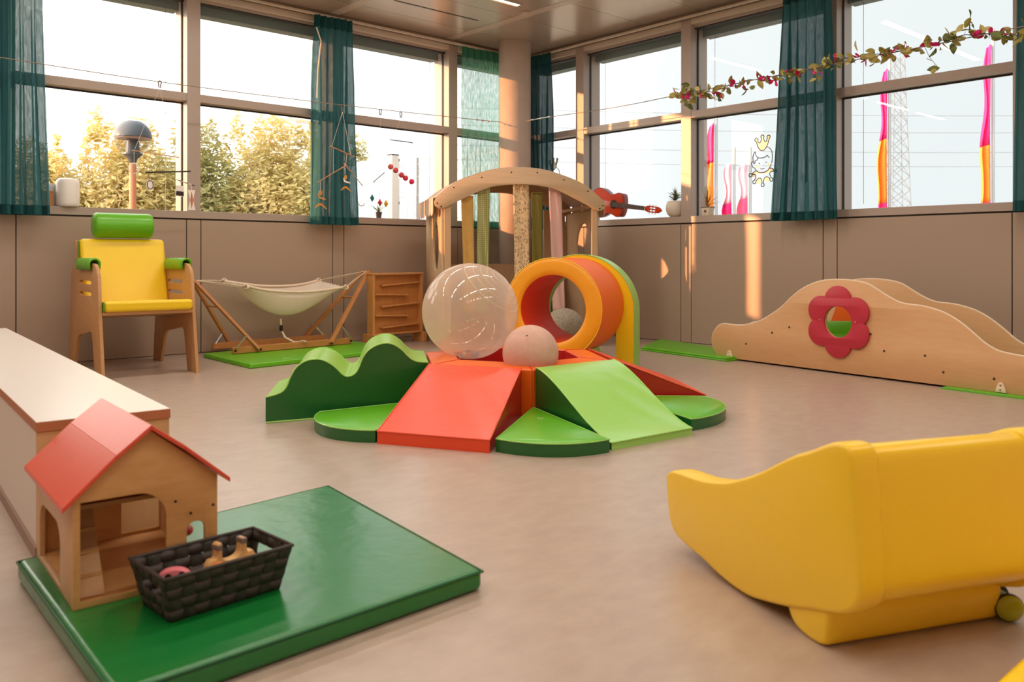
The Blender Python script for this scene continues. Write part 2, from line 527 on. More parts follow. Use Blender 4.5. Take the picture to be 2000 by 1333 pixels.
def leaf_cloud(name, parent, centres, n, size, mat, flat=1.0):
    vs, fs = [], []
    tot = sum(c[3] ** 2 for c in centres)
    for cx, cy, cz, r, in centres:
        for _ in range(max(1, int(n * r * r / tot))):
            a = random.uniform(0, 2 * PI); z = random.uniform(-1, 1); rr = r * (random.uniform(0.72, 1.08))
            if random.random() < 0.25: rr *= random.uniform(0.4, 1.0)
            h = math.sqrt(1 - z * z)
            p = Vector((cx + rr * h * math.cos(a), cy + rr * h * math.sin(a), cz + rr * z * flat))
            d = Vector((random.gauss(0, 1), random.gauss(0, 1), random.gauss(0, 0.6))).normalized()
            u = d.orthogonal().normalized(); s = size * random.uniform(0.6, 1.35)
            k = len(vs)
            vs += [p - d * s, p + u * s * 0.42, p + d * s, p - u * s * 0.42]
            fs.append((k, k + 1, k + 2, k + 3))
    me = bpy.data.meshes.new(name); me.from_pydata([tuple(v) for v in vs], [], fs); me.materials.append(mat)
    return link(bpy.data.objects.new(name, me), parent)
def leaf_mat(name, a, b):
    m = bpy.data.materials.new(name); m.use_nodes = True
    n = m.node_tree; n.nodes.clear()
    o = n.nodes.new('ShaderNodeOutputMaterial'); mx = n.nodes.new('ShaderNodeMixShader'); mx.inputs['Fac'].default_value = 0.45
    d = n.nodes.new('ShaderNodeBsdfDiffuse'); t_ = n.nodes.new('ShaderNodeBsdfTranslucent')
    tcn = n.nodes.new('ShaderNodeTexCoord'); ns = n.nodes.new('ShaderNodeTexNoise'); ns.inputs['Scale'].default_value = 2.6
    cr = n.nodes.new('ShaderNodeValToRGB'); cr.color_ramp.elements[0].position = .35; cr.color_ramp.elements[1].position = .65
    cr.color_ramp.elements[0].color = lin(a); cr.color_ramp.elements[1].color = lin(b)
    n.links.new(tcn.outputs['Object'], ns.inputs['Vector']); n.links.new(ns.outputs['Fac'], cr.inputs['Fac'])
    n.links.new(cr.outputs['Color'], d.inputs['Color']); n.links.new(cr.outputs['Color'], t_.inputs['Color'])
    n.links.new(d.outputs[0], mx.inputs[1]); n.links.new(t_.outputs[0], mx.inputs[2]); n.links.new(mx.outputs[0], o.inputs['Surface'])
    return m
m_leafA = leaf_mat('yellow_green_leaf', (236, 218, 164), (204, 192, 132))
m_leafB = leaf_mat('olive_leaf', (206, 198, 144), (164, 166, 116))
m_leafC = leaf_mat('blue_green_leaf', (188, 194, 146), (140, 156, 128))
m_bark = M('brown_bark', (96, 74, 54), 0.9)
def shrub(x, y, h, r, mat, label, n=30000, spikes=4):
    t = thing('garden_shrub', label, 'shrub', (x, y, -0.2), 0, 'shrubs in the hedge outside')
    cs = []
    k = 13
    for i in range(k):
        f = i / (k - 1)
        rr = r * (1.0 - 0.62 * f) * random.uniform(0.55, 0.8)
        a = random.uniform(0, 2 * PI); o = r * 0.5 * (1 - f * 0.7)
        cs.append((o * math.cos(a), o * math.sin(a), 0.35 + f * (h - 0.5), rr))
    cs.append((0, 0, h * 0.45, r * 0.95)); cs.append((0, 0, h * 0.62, r * 0.72)); cs.append((0, 0, h * 0.22, r * 0.9)); cs.append((r * .5, 0, h * 0.5, r * 0.5)); cs.append((-r * .5, 0, h * 0.5, r * 0.5))
    for i in range(spikes):
        a = random.uniform(0, 2 * PI); o = r * random.uniform(0.1, 0.75)
        zz = h * random.uniform(0.75, 0.98)
        for q in range(4):
            cs.append((o * math.cos(a), o * math.sin(a), zz + q * 0.11, 0.11 - 0.02 * q))
    leaf_cloud('foliage', t, cs, n, 0.042, mat)
    for q in range(3):
        a = 2 * PI * q / 3
        tube('stem', [(0.05 * math.cos(a), 0.05 * math.sin(a), 0.0), (r * 0.35 * math.cos(a), r * 0.35 * math.sin(a), h * 0.7)], [0.03, 0.012], m_bark, t, 6)
    return t
shrub(-4.9, 5.6, 2.20, 1.05, m_leafC, 'low blue-green shrub outside, right of the left edge curtain')
shrub(-3.7, 4.9, 2.30, 1.00, m_leafA, 'yellow-green shrub outside, seen behind the globe lamp post')
shrub(-2.75, 4.6, 2.75, 0.95, m_leafA, 'tall golden shrub outside, just left of the thick mullion')
shrub(-1.75, 4.7, 2.80, 1.0, m_leafB, 'olive shrub outside, just right of the thick mullion')
shrub(-0.75, 4.3, 2.95, 1.05, m_leafA, 'tallest golden shrub outside, left of the middle teal curtain')
shrub(0.05, 4.9, 2.8, 0.75, m_leafB, 'olive shrub outside, half hidden behind the middle teal curtain')
shrub(-6.2, 6.6, 2.4, 1.2, m_leafB, 'olive shrub outside, hidden mostly by the left edge curtain')
t = thing('garden_tree', 'thin leafy branches outside between the curtain and the fence', 'tree', (0.75, 4.75, -0.2))
tube('trunk', [(-0.3, 0, 0), (-0.28, 0.03, 1.4), (-0.1, 0, 2.4), (0.05, 0, 2.75)], [0.03, 0.025, 0.012, 0.006], m_bark, t, 6)
leaf_cloud('foliage', t, [(0.02, 0, 2.75, 0.16), (-0.06, 0.05, 2.55, 0.13), (0.12, 0, 2.6, 0.1), (-0.22, 0, 1.9, 0.1), (-0.3, 0.0, 1.55, 0.08)], 320, 0.05, m_leafB)

# globe lamp
t = thing('globe_street_lamp', 'clear globe street lamp with dark cap on orange post outside', 'street lamp', (-3.343, 2.539, -0.2))
m_globe = glass_mat('globe_clear', (0.80, 0.83, 0.85), 1.5, 0.9)
m_cap = M('smoked_cap', (78, 84, 92), 0.35)
m_lpost = M('salmon_lamp_post', (214, 138, 104), 0.6)
lathe('post', [(0.035, 0), (0.035, 1.95), (0.03, 2.0)], m_lpost, t, 20)
lathe('collar', [(0.03, 1.97), (0.05, 2.03), (0.10, 2.07), (0.10, 2.085)], m_cap, t, 24)
prof = [(0.19 * math.cos(a), 2.25 + 0.19 * math.sin(a)) for a in [-1.05 + 1.05 * i / 10 for i in range(11)]]
lathe('globe', prof, m_globe, t, 32, smooth=180, caps=False)
prof = [(max(1e-4, 0.192 * math.cos(a)), 2.25 + 0.192 * math.sin(a)) for a in [0.0 + PI / 2 * i / 10 for i in range(11)]]
lathe('cap', prof + [(1e-4, 2.44)], m_cap, t, 32, smooth=60, caps=False)
lathe('reflector', [(0.185, 2.245), (0.17, 2.235), (0.06, 2.235)], M('pink_reflector', (222, 180, 164), 0.5), t, 32)
lathe('lamp_holder', [(0.075, 2.07), (0.06, 2.235)], m_cap, t, 24)

# wire fence (bent-top mesh panels) and its posts
fa, fb = Vector((0.301, 4.108, 0)), Vector((0.176, 1.804, 0))
fd = (fb - fa).normalized(); fn = Vector((-fd.y, fd.x, 0))
m_wire = M('pale_fence_wire', (176, 184, 190), 0.5)
F0, F1 = fa - fd * 0.6, fb + fd * 1.2
L = (F1 - F0).length
t = thing('mesh_fence', 'pale welded wire mesh fence with bent top outside the window', 'fence', (F0.x, F0.y, -0.2))
lines = []
k = int(L / 0.075)
for i in range(k + 1):
    p = fd * (L * i / k)
    q = [p + Vector((0, 0, 0.1))]
    for zz, oo in ((0.55, 0), (0.62, 0.05), (0.69, 0), (1.35, 0), (1.42, 0.05), (1.49, 0), (2.05, 0), (2.13, 0.05), (2.21, 0), (2.27, 0.0)):
        q.append(p + fn * oo + Vector((0, 0, zz)))
    lines.append(q)
for z in (0.2, 0.55, 0.69, 1.0, 1.35, 1.49, 1.8, 2.05, 2.21):
    lines.append([Vector((0, 0, z)), fd * L + Vector((0, 0, z))])
mw = tubes('wire_panel', lines, 0.0035, m_wire, t, 4)
mw['kind'] = 'stuff'
for i in range(3):
    p = fd * (0.35 + i * 2.0)
    box('fence_post', p.x - 0.02, p.x + 0.02, p.y - 0.02, p.y + 0.02, 0, 2.3, m_wire, t)
t = thing('gate_post', 'square light grey gate post outside beside the wire fence', 'post', (0.123, 2.791, -0.2))
m_gpost = M('pale_grey_post', (222, 214, 208), 0.5)
box('post', -0.055, 0.055, -0.055, 0.055, 0, 2.36, m_gpost, t, bevel=0.004)
box('cap', -0.058, 0.058, -0.058, 0.058, 2.36, 2.375, m_dkmetal, t)
for z in (2.3, 1.72): box('hinge', 0.05, 0.085, -0.03, 0.03, z - 0.02, z + 0.02, m_dkmetal, t)
t = thing('arc_street_lamp', 'slim street lamp with curved arm far outside above the gate post', 'street lamp', (4.0, 10.7, -0.2))
pts = [(0, 0, 0), (0, 0, 3.2)] + [(-0.9 + 0.9 * math.cos(a) * 1.0 if False else -0.75 * (1 - math.cos(a)), 0.15 * (1 - math.cos(a)), 3.2 + 0.9 * math.sin(a)) for a in [PI / 2 * i / 8 for i in range(1, 9)]]
tube('pole', pts, 0.04, m_gpost, t, 8)
box('lamp_head', -1.15, -0.7, 0.1, 0.2, 4.06, 4.13, m_gpost, t)

# flags
m_pink = M('magenta_flag', (236, 30, 120), 0.7)
m_oran = M('orange_flag', (250, 140, 40), 0.7)
m_pale = M('faded_pink_flag', (240, 190, 205), 0.7)
m_pole = M('grey_flag_pole', (150, 158, 164), 0.5)
def flag(px, py, ztop, label, bands_, w0=0.08, w1=0.28, side=-1, lo=0.9):
    t = thing('flag_pole', label, 'flag', (px, py, -0.2), math.radians(-41.85), 'flags outside the right windows')
    tube('pole', [(0, 0, 0), (0, 0, ztop + 0.45)], 0.024, m_pole, t, 8)
    z0 = ztop + 0.2
    H = z0 - lo; acc = 0.0
    for fr, mt in bands_:
        vs, fs = [], []
        n, mm = 10, 10
        for i in range(n + 1):
            f = acc + fr * i / n
            zz = z0 - H * f
            wd = w0 + (w1 - w0) * min(1, f * 1.6) + 0.03 * math.sin(f * 17)
            for j in range(mm + 1):
                s = j / mm
                vs.append((side * (0.04 + wd * s), 0.07 * math.sin(s * 9 + f * 3) * (0.3 + s), zz - 0.05 * s))
        for i in range(n):
            for j in range(mm):
                a = i * (mm + 1) + j
                fs.append((a, a + 1, a + mm + 2, a + mm + 1))
        o = mesh('flag_band', vs, fs, mt, t, smooth=180)
        sm = o.modifiers.new('thick', 'SOLIDIFY'); sm.thickness = 0.006
        acc += fr
    return t
flag(5.50, 1.33, 3.0, 'pink and orange flag outside, left of the crowned child sticker', [(0.28, m_pink), (0.36, m_oran), (0.36, m_pink)], 0.05, 0.26)
flag(5.72, 1.13, 2.35, 'faded pink flag outside, second pole from the potted grass', [(0.4, m_pale), (0.6, m_pink)], 0.1, 0.18)
flag(5.92, 0.955, 2.35, 'faded pink flag outside, nearest left of the crowned child sticker', [(0.35, m_pale), (0.35, m_pink), (0.3, m_pale)], 0.12, 0.2)
flag(7.63, -0.58, 3.9, 'pink and orange flag outside beside the lattice pylon', [(0.36, m_pink), (0.33, m_oran), (0.31, m_pink)], 0.03, 0.20)
flag(8.90, -1.72, 4.3, 'pink and orange flag outside at the right edge', [(0.46, m_pink), (0.26, m_oran), (0.28, m_pink)], 0.03, 0.2)

# pylon
t = thing('lattice_pylon', 'tall grey lattice power pylon in the distance', 'pylon', (54.0, 19.65, -0.2), math.radians(-41.85))
m_pyl = M('galvanised_steel', (112, 118, 124), 0.7)
bw = lambda z: 0.78 - 0.36 * min(z, 12) / 12 - (0.1 * max(0, z - 12) / 4)
lines = []
for sx in (-1, 1):
    for sy in (-1, 1):
        lines.append([(sx * bw(z), sy * bw(z), z) for z in (0, 6, 12, 15.5)])
for i in range(16):
    z0, z1 = i * 0.95, i * 0.95 + 0.95
    for s in (-1, 1):
        lines.append([(-bw(z0), s * bw(z0), z0), (bw(z1), s * bw(z1), z1)]); lines.append([(bw(z0), s * bw(z0), z0), (-bw(z1), s * bw(z1), z1)])
        lines.append([(s * bw(z0), -bw(z0), z0), (s * bw(z1), bw(z1), z1)])
tubes('lattice', lines, 0.022, m_pyl, t, 4)
t2 = thing('power_line', 'thin power cables crossing the sky near the pylon', 'cable', (54.0, 19.65, 11.0))
for dz in (0.0, -1.2, -2.6, -3.6):
    c1 = [(-40 + 80 * i / 24 , 34 - 68 * i / 24, dz - 1.2 * (1 - ((i - 12) / 12) ** 2) + 1.0) for i in range(25)]
    tube('cable', c1, 0.016, m_pyl, t2, 4)

# ================================================================== soft play circle
PC = Vector((-3.214, -3.375)); PR = 0.549; PT = 236.8; PH = 0.245
def hexv(k, r=PR): 
    a = math.radians(PT + 60 * k); return Vector((PC.x + r * math.cos(a), PC.y + r * math.sin(a)))
hC, hD, hE, hF, hA, hB = [hexv(k) for k in range(6)]

# pool: six cushioned rim segments around a red inside
t = thing('ball_pool', 'low orange hexagonal soft play pool in the centre of the room', 'ball pool', (PC.x, PC.y, 0))
L2 = lambda v: (v.x - PC.x, v.y - PC.y)
RI = 0.375
for k in range(6):
    a, b = L2(hexv(k)), L2(hexv(k + 1)); c, d = L2(hexv(k + 1, RI)), L2(hexv(k, RI))
    q = lambda p, s: (p[0] * s, p[1] * s)
    vs = [(*a, 0), (*b, 0), (*q(c, 0.93), 0), (*q(d, 0.93), 0), (*a, PH - 0.012), (*b, PH - 0.012), (*c, PH), (*d, PH)]
    mesh('rim_segment', vs, BOXF, v_orange, t, bevel=0.010, seg=3)
    for u, v_ in ((a, d),): tube('seam', [(u[0] * 0.985, u[1] * 0.985, PH - 0.0125), (v_[0], v_[1], PH + 0.0005)], 0.002, v_red, t, 5)
vs = [(*L2(hexv(k, RI * 0.95)), 0.0) for k in range(6)] + [(*L2(hexv(k, RI * 0.95)), 0.135) for k in range(6)]
mesh('pool_floor', vs, [tuple(range(5, -1, -1)), tuple(range(6, 12))] + [(i, (i + 1) % 6, 6 + (i + 1) % 6, 6 + i) for i in range(6)], v_dred, t)
for k in range(6):
    a, b = L2(hexv(k, RI * 0.985)), L2(hexv(k + 1, RI * 0.985))
    mesh('inner_lining', [(*a, 0.12), (*b, 0.12), (*b, PH - 0.004), (*a, PH - 0.004), (a[0] * 0.97, a[1] * 0.97, 0.12), (b[0] * 0.97, b[1] * 0.97, 0.12), (b[0] * 0.985, b[1] * 0.985, PH - 0.006), (a[0] * 0.985, a[1] * 0.985, PH - 0.006)],
         [(0, 1, 2, 3), (4, 7, 6, 5), (0, 4, 5, 1), (1, 5, 6, 2), (2, 6, 7, 3), (3, 7, 4, 0)], v_dred, t)

def wedge_ramp(name, label, T1, T2, Fa, Fb, ztop, lip, mat, side, cat='ramp', prof=None, n=28):
    """soft ramp: top edge T1-T2 at the pool, foot Fa-Fb; prof(t) -> z"""
    base = Vector(((T1.x + T2.x + Fa.x + Fb.x) / 4, (T1.y + T2.y + Fa.y + Fb.y) / 4, 0))
    t = thing(name, label, cat, base)
    if prof is None: prof = lambda s: ztop + (lip - ztop) * s
    vs, fs = [], []
    ws = 40
    def wr(s, u):      # shallow stretch folds of the loose cover
        return 0.008 * (abs(math.sin(u * 9 - s * 7.0)) ** 3 - .3) * math.sin(s * PI) * max(0, u - 0.35)
    for i in range(n + 1):
        s = i / n
        for j in range(ws + 1):
            u = j / ws
            p = (T1.lerp(T2, u)).lerp(Fa.lerp(Fb, u), s)
            vs.append((p.x - base.x, p.y - base.y, prof(s) + wr(s, u)))
    for i in range(n):
        for j in range(ws):
            a = i * (ws + 1) + j
            fs.append((a, a + 1, a + ws + 2, a + ws + 1))
    o = mesh('top_cover', vs, fs, mat, t, smooth=180)
    # front lip
    m_l = mat
    vs = [(Fa.x - base.x, Fa.y - base.y, 0.0), (Fb.x - base.x, Fb.y - base.y, 0.0), (Fb.x - base.x, Fb.y - base.y, lip), (Fa.x - base.x, Fa.y - base.y, lip)]
    mesh('front_lip', vs, [(0, 1, 2, 3)], m_l, t)
    for nm, P0, P1 in (('side_panel', T1, Fa), ('side_panel', T2, Fb)):
        vs = []
        for i in range(n + 1):
            s = i / n; p = P0.lerp(P1, s)
            vs.append((p.x - base.x, p.y - base.y, 0.0)); vs.append((p.x - base.x, p.y - base.y, prof(s)))
        mesh(nm, vs, [(2 * i, 2 * i + 2, 2 * i + 3, 2 * i + 1) for i in range(n)], side, t)
        tube('piping', [(P0.lerp(P1, i / n).x - base.x, P0.lerp(P1, i / n).y - base.y, prof(i / n)) for i in range(n + 1)], 0.0035, mat, t, 6)
    vs = [(p.x - base.x, p.y - base.y, z) for p, z in ((T1, 0), (T2, 0), (T2, ztop), (T1, ztop))]
    mesh('back_panel', vs, [(0, 1, 2, 3)], side, t)
    tube('piping', [(Fa.x - base.x, Fa.y - base.y, lip), (Fb.x - base.x, Fb.y - base.y, lip)], 0.004, mat, t, 6)
    return t
V2 = lambda x, y: Vector((x, y))
def outw(p, k): return p + (p - PC).normalized() * k
wedge_ramp('soft_ramp', 'red soft play ramp in front of the orange pool', outw(hB, 0.008) + V2(-0.004, 0.0), outw(hC, 0.008) + V2(-0.03, 0.05), V2(-4.401, -3.829), V2(-4.165, -4.277), 0.238, 0.052, v_red, v_dred)
def sl(s):
    k = s * s * (3 - 2 * s)
    return 0.242 + (0.030 - 0.242) * (0.25 * s + 0.75 * k)
wedge_ramp('soft_slide', 'light green soft play slide with a curved run, right of the red ramp', outw(hC, 0.008) + V2(0.02, 0), outw(hD, 0.008), V2(-3.765, -4.567), V2(-3.276, -4.603), 0.242, 0.030, v_lgreen, v_dgreen, 'slide', sl)
wedge_ramp('soft_ramp', 'dark red soft play ramp behind the light green slide', outw(hD, 0.008) + V2(0.01, 0.01), outw(hE, 0.008), V2(-2.585, -4.185), V2(-2.24, -3.72), 0.238, 0.05, v_red, v_dred)

def fan_mat(label, tip, c1, c2, bulge=0.06, h=0.055, mark=False):
    t = thing('fan_mat', label, 'floor mat', (tip.x, tip.y, 0), 0, 'green fan-shaped mats around the pool')
    pts = [V2(0.0, 0.0)]
    a, b = c1 - tip, c2 - tip
    n = 16
    for i in range(n + 1):
        s = i / n
        p = a.lerp(b, s)
        r = a.length + (b.length - a.length) * s + bulge * math.sin(PI * s) * 0.4
        pts.append(p.normalized() * r)
    k = len(pts)
    cen = sum(pts, V2(0, 0)) / k
    ins = [cen + (p - cen) * 0.965 for p in pts]
    vs = [(p.x, p.y, h - 0.004) for p in pts] + [(p.x, p.y, h) for p in ins] + [(cen.x, cen.y, h + 0.004)]
    fs = [(i, (i + 1) % k, k + (i + 1) % k, k + i) for i in range(k)] + [(k + i, k + (i + 1) % k, 2 * k) for i in range(k)]
    mesh('top_cover', vs, fs, v_lime, t, smooth=60)
    o2 = [cen + (p - cen) * 1.012 for p in pts]
    vs = [(p.x, p.y, 0.0) for p in pts] + [(p.x, p.y, h * 0.5) for p in o2] + [(p.x, p.y, h - 0.004) for p in pts]
    fs = [(j * k + i, j * k + (i + 1) % k, (j + 1) * k + (i + 1) % k, (j + 1) * k + i) for j in range(2) for i in range(k)]
    mesh('side_wall', vs, fs + [tuple(range(k - 1, -1, -1))], v_dgreen, t, smooth=40)
    tube('piping', [(p.x, p.y, h - 0.003) for p in pts], 0.003, v_lgreen, t, 6, closed=True)
    if mark:
        q = cen * 0.42
        m_mk = M('cream_print', (226, 214, 160), 0.6)
        lathe('print_mark', [(0.009, 0.0), (0.013, 0.0006), (0.009, 0.0012)], m_mk, t, 16, loc=(q.x, q.y, h + 0.002), caps=False)
    return t
fan_mat('green fan mat in front between the red ramp and green slide', outw(hC, 0.02), V2(-4.13, -4.275), V2(-3.80, -4.585), 0.14, mark=True)
fan_mat('green fan mat at the right end beyond the green slide', outw(hD, 0.02), V2(-3.205, -4.55), V2(-2.64, -4.215), 0.13)
fan_mat('green fan mat at the left between the wave steps and red ramp', outw(hB, 0.02), V2(-4.36, -3.27), V2(-4.40, -3.81), 0.20)

# wave steps
prof = [(0.82, 0.123), (0.782, 0.13), (0.746, 0.142), (0.723, 0.167), (0.705, 0.21), (0.679, 0.253), (0.643, 0.279), (0.604, 0.289), (0.564, 0.287), (0.525, 0.27), (0.488, 0.242), (0.461, 0.213), (0.438, 0.198), (0.411, 0.199), (0.388, 0.214), (0.371, 0.244), (0.354, 0.284), (0.327, 0.319), (0.285, 0.342), (0.242, 0.351), (0.2, 0.344), (0.156, 0.316), (0.127, 0.286), (0.098, 0.262), (0.064, 0.249), (0.012, 0.244)]
prof = spline(prof, 3)
e = (V2(-4.542, -3.114) - V2(-3.763, -3.344)).normalized()
wdir = (hA - hB).normalized()
t = thing('wave_steps', 'green soft play wave with two humps left of the pool', 'wave block', (hB.x, hB.y, 0))
org = V2(0, 0) + (hB - PC).normalized() * 0.006
WT = 0.52
top, fs = [], []
for i, (s, z) in enumerate(prof):
    p = org + e * s; q = p + wdir * WT
    top += [(p.x, p.y, z), (q.x, q.y, z)]
n = len(prof)
mesh('top_cover', top, [(2 * i, 2 * i + 1, 2 * i + 3, 2 * i + 2) for i in range(n - 1)], v_lgreen, t, smooth=180)
for off in (0.0, WT):
    vs = []
    for s, z in prof:
        p = org + e * s + wdir * off
        vs += [(p.x, p.y, 0.0), (p.x, p.y, z)]
    mesh('side_panel', vs, [(2 * i, 2 * i + 2, 2 * i + 3, 2 * i + 1) for i in range(n - 1)], v_dgreen, t)
    tube('piping', [tuple((org + e * s + wdir * off).to_3d() + Vector((0, 0, z))) for s, z in prof], 0.0035, v_lgreen, t, 6)
    a = org + e * 0.82 + wdir * off; b = org + wdir * off
    tube('piping', [(a.x, a.y, 0.004), (b.x, b.y, 0.004)], 0.004, v_lgreen, t, 6)
for s, z in ((0.82, 0.123), (0.012, 0.244)):
    a = org + e * s; b = a + wdir * WT
    mesh('end_panel', [(a.x, a.y, 0), (b.x, b.y, 0), (b.x, b.y, z), (a.x, a.y, z)], [(0, 1, 2, 3)], v_dgreen, t)

# tunnel: tube and arch, axis along AX
AX = Vector((0.8926, 0.4509, 0)); SX = Vector((0.4509, -0.8926, 0))
TCN = Vector((-2.485, -2.928, 0.0)); TZ = 0.445; RO, RN, TL = 0.330, 0.222, 0.58
def ringstrip(pts1, pts2):
    n = len(pts1)
    return [*pts1, *pts2], [(i, (i + 1) % n, n + (i + 1) % n, n + i) for i in range(n)]
circ = lambda r, o, n=64: [(SX * (r * math.cos(2 * PI * i / n)) + AX * o + Vector((0, 0, TZ + r * math.sin(2 * PI * i / n)))) for i in range(n)]
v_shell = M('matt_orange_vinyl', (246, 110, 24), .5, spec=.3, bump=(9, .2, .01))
t = thing('play_tunnel', 'orange foam tunnel with an amber front ring behind the pool', 'tunnel', TCN)
def multi(name, loops, mat):
    vs, fs = [], []
    n = len(loops[0])
    for l in loops: vs += l
    for k in range(len(loops) - 1):
        fs += [(k * n + i, k * n + (i + 1) % n, (k + 1) * n + (i + 1) % n, (k + 1) * n + i) for i in range(n)]
    return mesh(name, vs, fs, mat, t, smooth=50)
def wrinkled(r, o, ph):
    c = circ(r, o)
    return [p - AX * (0.004 * max(0, math.sin(i * 2.2 + ph)) * (1 if 5 < i % 64 < 60 else 0)) for i, p in enumerate(c)]
multi('front_ring', [circ(RO, 0.004), circ(RO - 0.006, 0), wrinkled((RO + RN) / 2 + 0.03, -0.004, 0), wrinkled((RO + RN) / 2 - 0.02, -0.004, 0.5), circ(RN + 0.004, 0), circ(RN, 0.006)], v_amber)
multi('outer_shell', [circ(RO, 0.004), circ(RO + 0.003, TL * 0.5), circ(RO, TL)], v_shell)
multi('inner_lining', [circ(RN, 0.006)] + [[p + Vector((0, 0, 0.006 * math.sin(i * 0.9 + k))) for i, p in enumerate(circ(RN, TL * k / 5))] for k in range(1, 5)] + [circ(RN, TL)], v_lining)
multi('back_ring', [circ(RN, TL), circ(RO, TL)], v_amber)
tube('piping', circ(RO + 0.001, 0.002), 0.003, v_yellow, t, 6, closed=True)
# green cradle below the tube
vs = []
n = 24
for i in range(n + 1):
    a = math.radians(-125 + 70 * i / n)
    vs.append((RO * 1.01 * math.cos(a), TZ + RO * 1.01 * math.sin(a)))
t = thing('tunnel_cradle', 'green foam cradle under the orange tunnel', 'foam block', TCN + AX * 0.25)
lp = [(-0.26, 0.0), *[(x, max(0.02, z - 0.004)) for x, z in vs], (0.26, 0.0)]
plate('cradle_block', [lp], 0.38, v_lgreen, t, origin=AX * -0.19, ux=-SX, uy=(0, 0, 1), bevel=0.005)
# arch
AR, AI, AT, AZ = 0.400, 0.27, 0.17, 0.40
aor = TCN + AX * (TL + 0.015)
t = thing('foam_arch', 'tall green and yellow foam arch behind the orange tunnel', 'arch', aor)
def archloop(r, o, n=40, zb=0.0):
    p = [(r, zb)] + [(r * math.cos(PI * i / n), AZ + r * math.sin(PI * i / n)) for i in range(n + 1)] + [(-r, zb)]
    return [SX * x + AX * o + Vector((0, 0, z)) for x, z in p]
def strip(name, A, B, mat, sm=50):
    n = len(A)
    return mesh(name, [*A, *B], [(i, i + 1, n + i + 1, n + i) for i in range(n - 1)], mat, t, smooth=sm)
strip('front_panel', archloop(AR, 0), archloop(AI, 0), v_yellow)
strip('back_panel', archloop(AR, AT), archloop(AI, AT), v_yellow)
strip('outer_cover', archloop(AR, 0), archloop(AR, AT), v_lgreen)
strip('inner_cover', archloop(AI, 0), archloop(AI, AT), v_lgreen)
for s in (-1, 1):
    vs = [SX * (s * r) + AX * o for r in (AI, AR) for o in (0, AT)]
    mesh('foot_pad', vs, [(0, 1, 3, 2)], v_lgreen, t)
tube('piping', archloop(AR, 0.0), 0.0035, v_lgreen, t, 6)

# ------------------------------------------------------------------ balls
def milky(name):
    m = bpy.data.materials.new(name); m.use_nodes = True
    n = m.node_tree; n.nodes.clear()
    o = n.nodes.new('ShaderNodeOutputMaterial')
    tr = n.nodes.new('ShaderNodeBsdfTransparent'); tr.inputs['Color'].default_value = (0.97, 0.94, 0.90, 1)
    tl = n.nodes.new('ShaderNodeBsdfTranslucent'); tl.inputs['Color'].default_value = lin((246, 232, 216))
    df = n.nodes.new('ShaderNodeBsdfDiffuse'); df.inputs['Color'].default_value = lin((240, 222, 204))
    gl = n.nodes.new('ShaderNodeBsdfGlossy'); gl.inputs['Roughness'].default_value = 0.06
    m0 = n.nodes.new('ShaderNodeMixShader'); m0.inputs['Fac'].default_value = 0.5
    m1 = n.nodes.new('ShaderNodeMixShader')
    lw = n.nodes.new('ShaderNodeLayerWeight'); lw.inputs['Blend'].default_value = 0.35
    mrr = n.nodes.new('ShaderNodeMapRange'); mrr.inputs['To Min'].default_value = 0.38; mrr.inputs['To Max'].default_value = 0.8
    m2 = n.nodes.new('ShaderNodeMixShader')
    pw = n.nodes.new('ShaderNodeMath'); pw.operation = 'POWER'; pw.inputs[1].default_value = 4
    ma = n.nodes.new('ShaderNodeMath'); ma.operation = 'MULTIPLY_ADD'; ma.inputs[1].default_value = 0.6; ma.inputs[2].default_value = 0.05
    n.links.new(lw.outputs['Facing'], mrr.inputs['Value']); n.links.new(mrr.outputs['Result'], m1.inputs['Fac'])
    n.links.new(df.outputs[0], m0.inputs[1]); n.links.new(tl.outputs[0], m0.inputs[2])
    n.links.new(tr.outputs[0], m1.inputs[1]); n.links.new(m0.outputs[0], m1.inputs[2])
    n.links.new(lw.outputs['Facing'], pw.inputs[0]); n.links.new(pw.outputs[0], ma.inputs[0]); n.links.new(ma.outputs[0], m2.inputs['Fac'])
    n.links.new(m1.outputs[0], m2.inputs[1]); n.links.new(gl.outputs[0], m2.inputs[2])
    n.links.new(m2.outputs[0], o.inputs['Surface'])
    return m
m_milky = milky('milky_clear_plastic')
BC = Vector((-3.356, -3.155, 0.479)); BR_ = 0.268
t = thing('gymnastic_ball', 'large see-through milky ball with small balls inside, in the pool', 'ball', (BC.x, BC.y, BC.z - BR_))
sphere('shell', BR_, m_milky, t, (0, 0, BR_), 64, 40)
pole = Vector((0.25, -0.55, 0.62)).normalized()
for r in (0.05, 0.085, 0.12, 0.155, 0.19):
    h = math.sqrt(BR_ ** 2 - r * r); u = pole.orthogonal().normalized(); v_ = pole.cross(u)
    tube('moulded_ring', [Vector((0, 0, BR_)) + pole * (h + 0.0003) + (u * math.cos(2 * PI * i / 48) + v_ * math.sin(2 * PI * i / 48)) * r for i in range(48)], 0.0009, m_white, t, 4, closed=True)
cols = [(90, 50, 120), (40, 50, 130), (200, 50, 80), (230, 180, 60), (210, 70, 60), (60, 60, 140), (240, 200, 120)]
for i, c in enumerate(cols):
    a = 0.2 + i * 0.93; rr = 0.07 * (0.35 + 0.65 * ((i * 37) % 10) / 10)
    x, y = rr * math.cos(a), rr * math.sin(a)
    zz = BR_ - math.sqrt((BR_ - 0.021) ** 2 - x * x - y * y)
    b_ = sphere('small_ball', 0.018, M('small_ball_%d' % i, c, 0.4), None, (BC.x + x, BC.y + y, BC.z - BR_ + zz), 16, 10)
    tag(b_, ['violet', 'navy', 'crimson', 'yellow', 'coral', 'blue', 'cream'][i] + ' small ball lying inside the big see-through ball', 'ball', 'small balls inside the big ball')
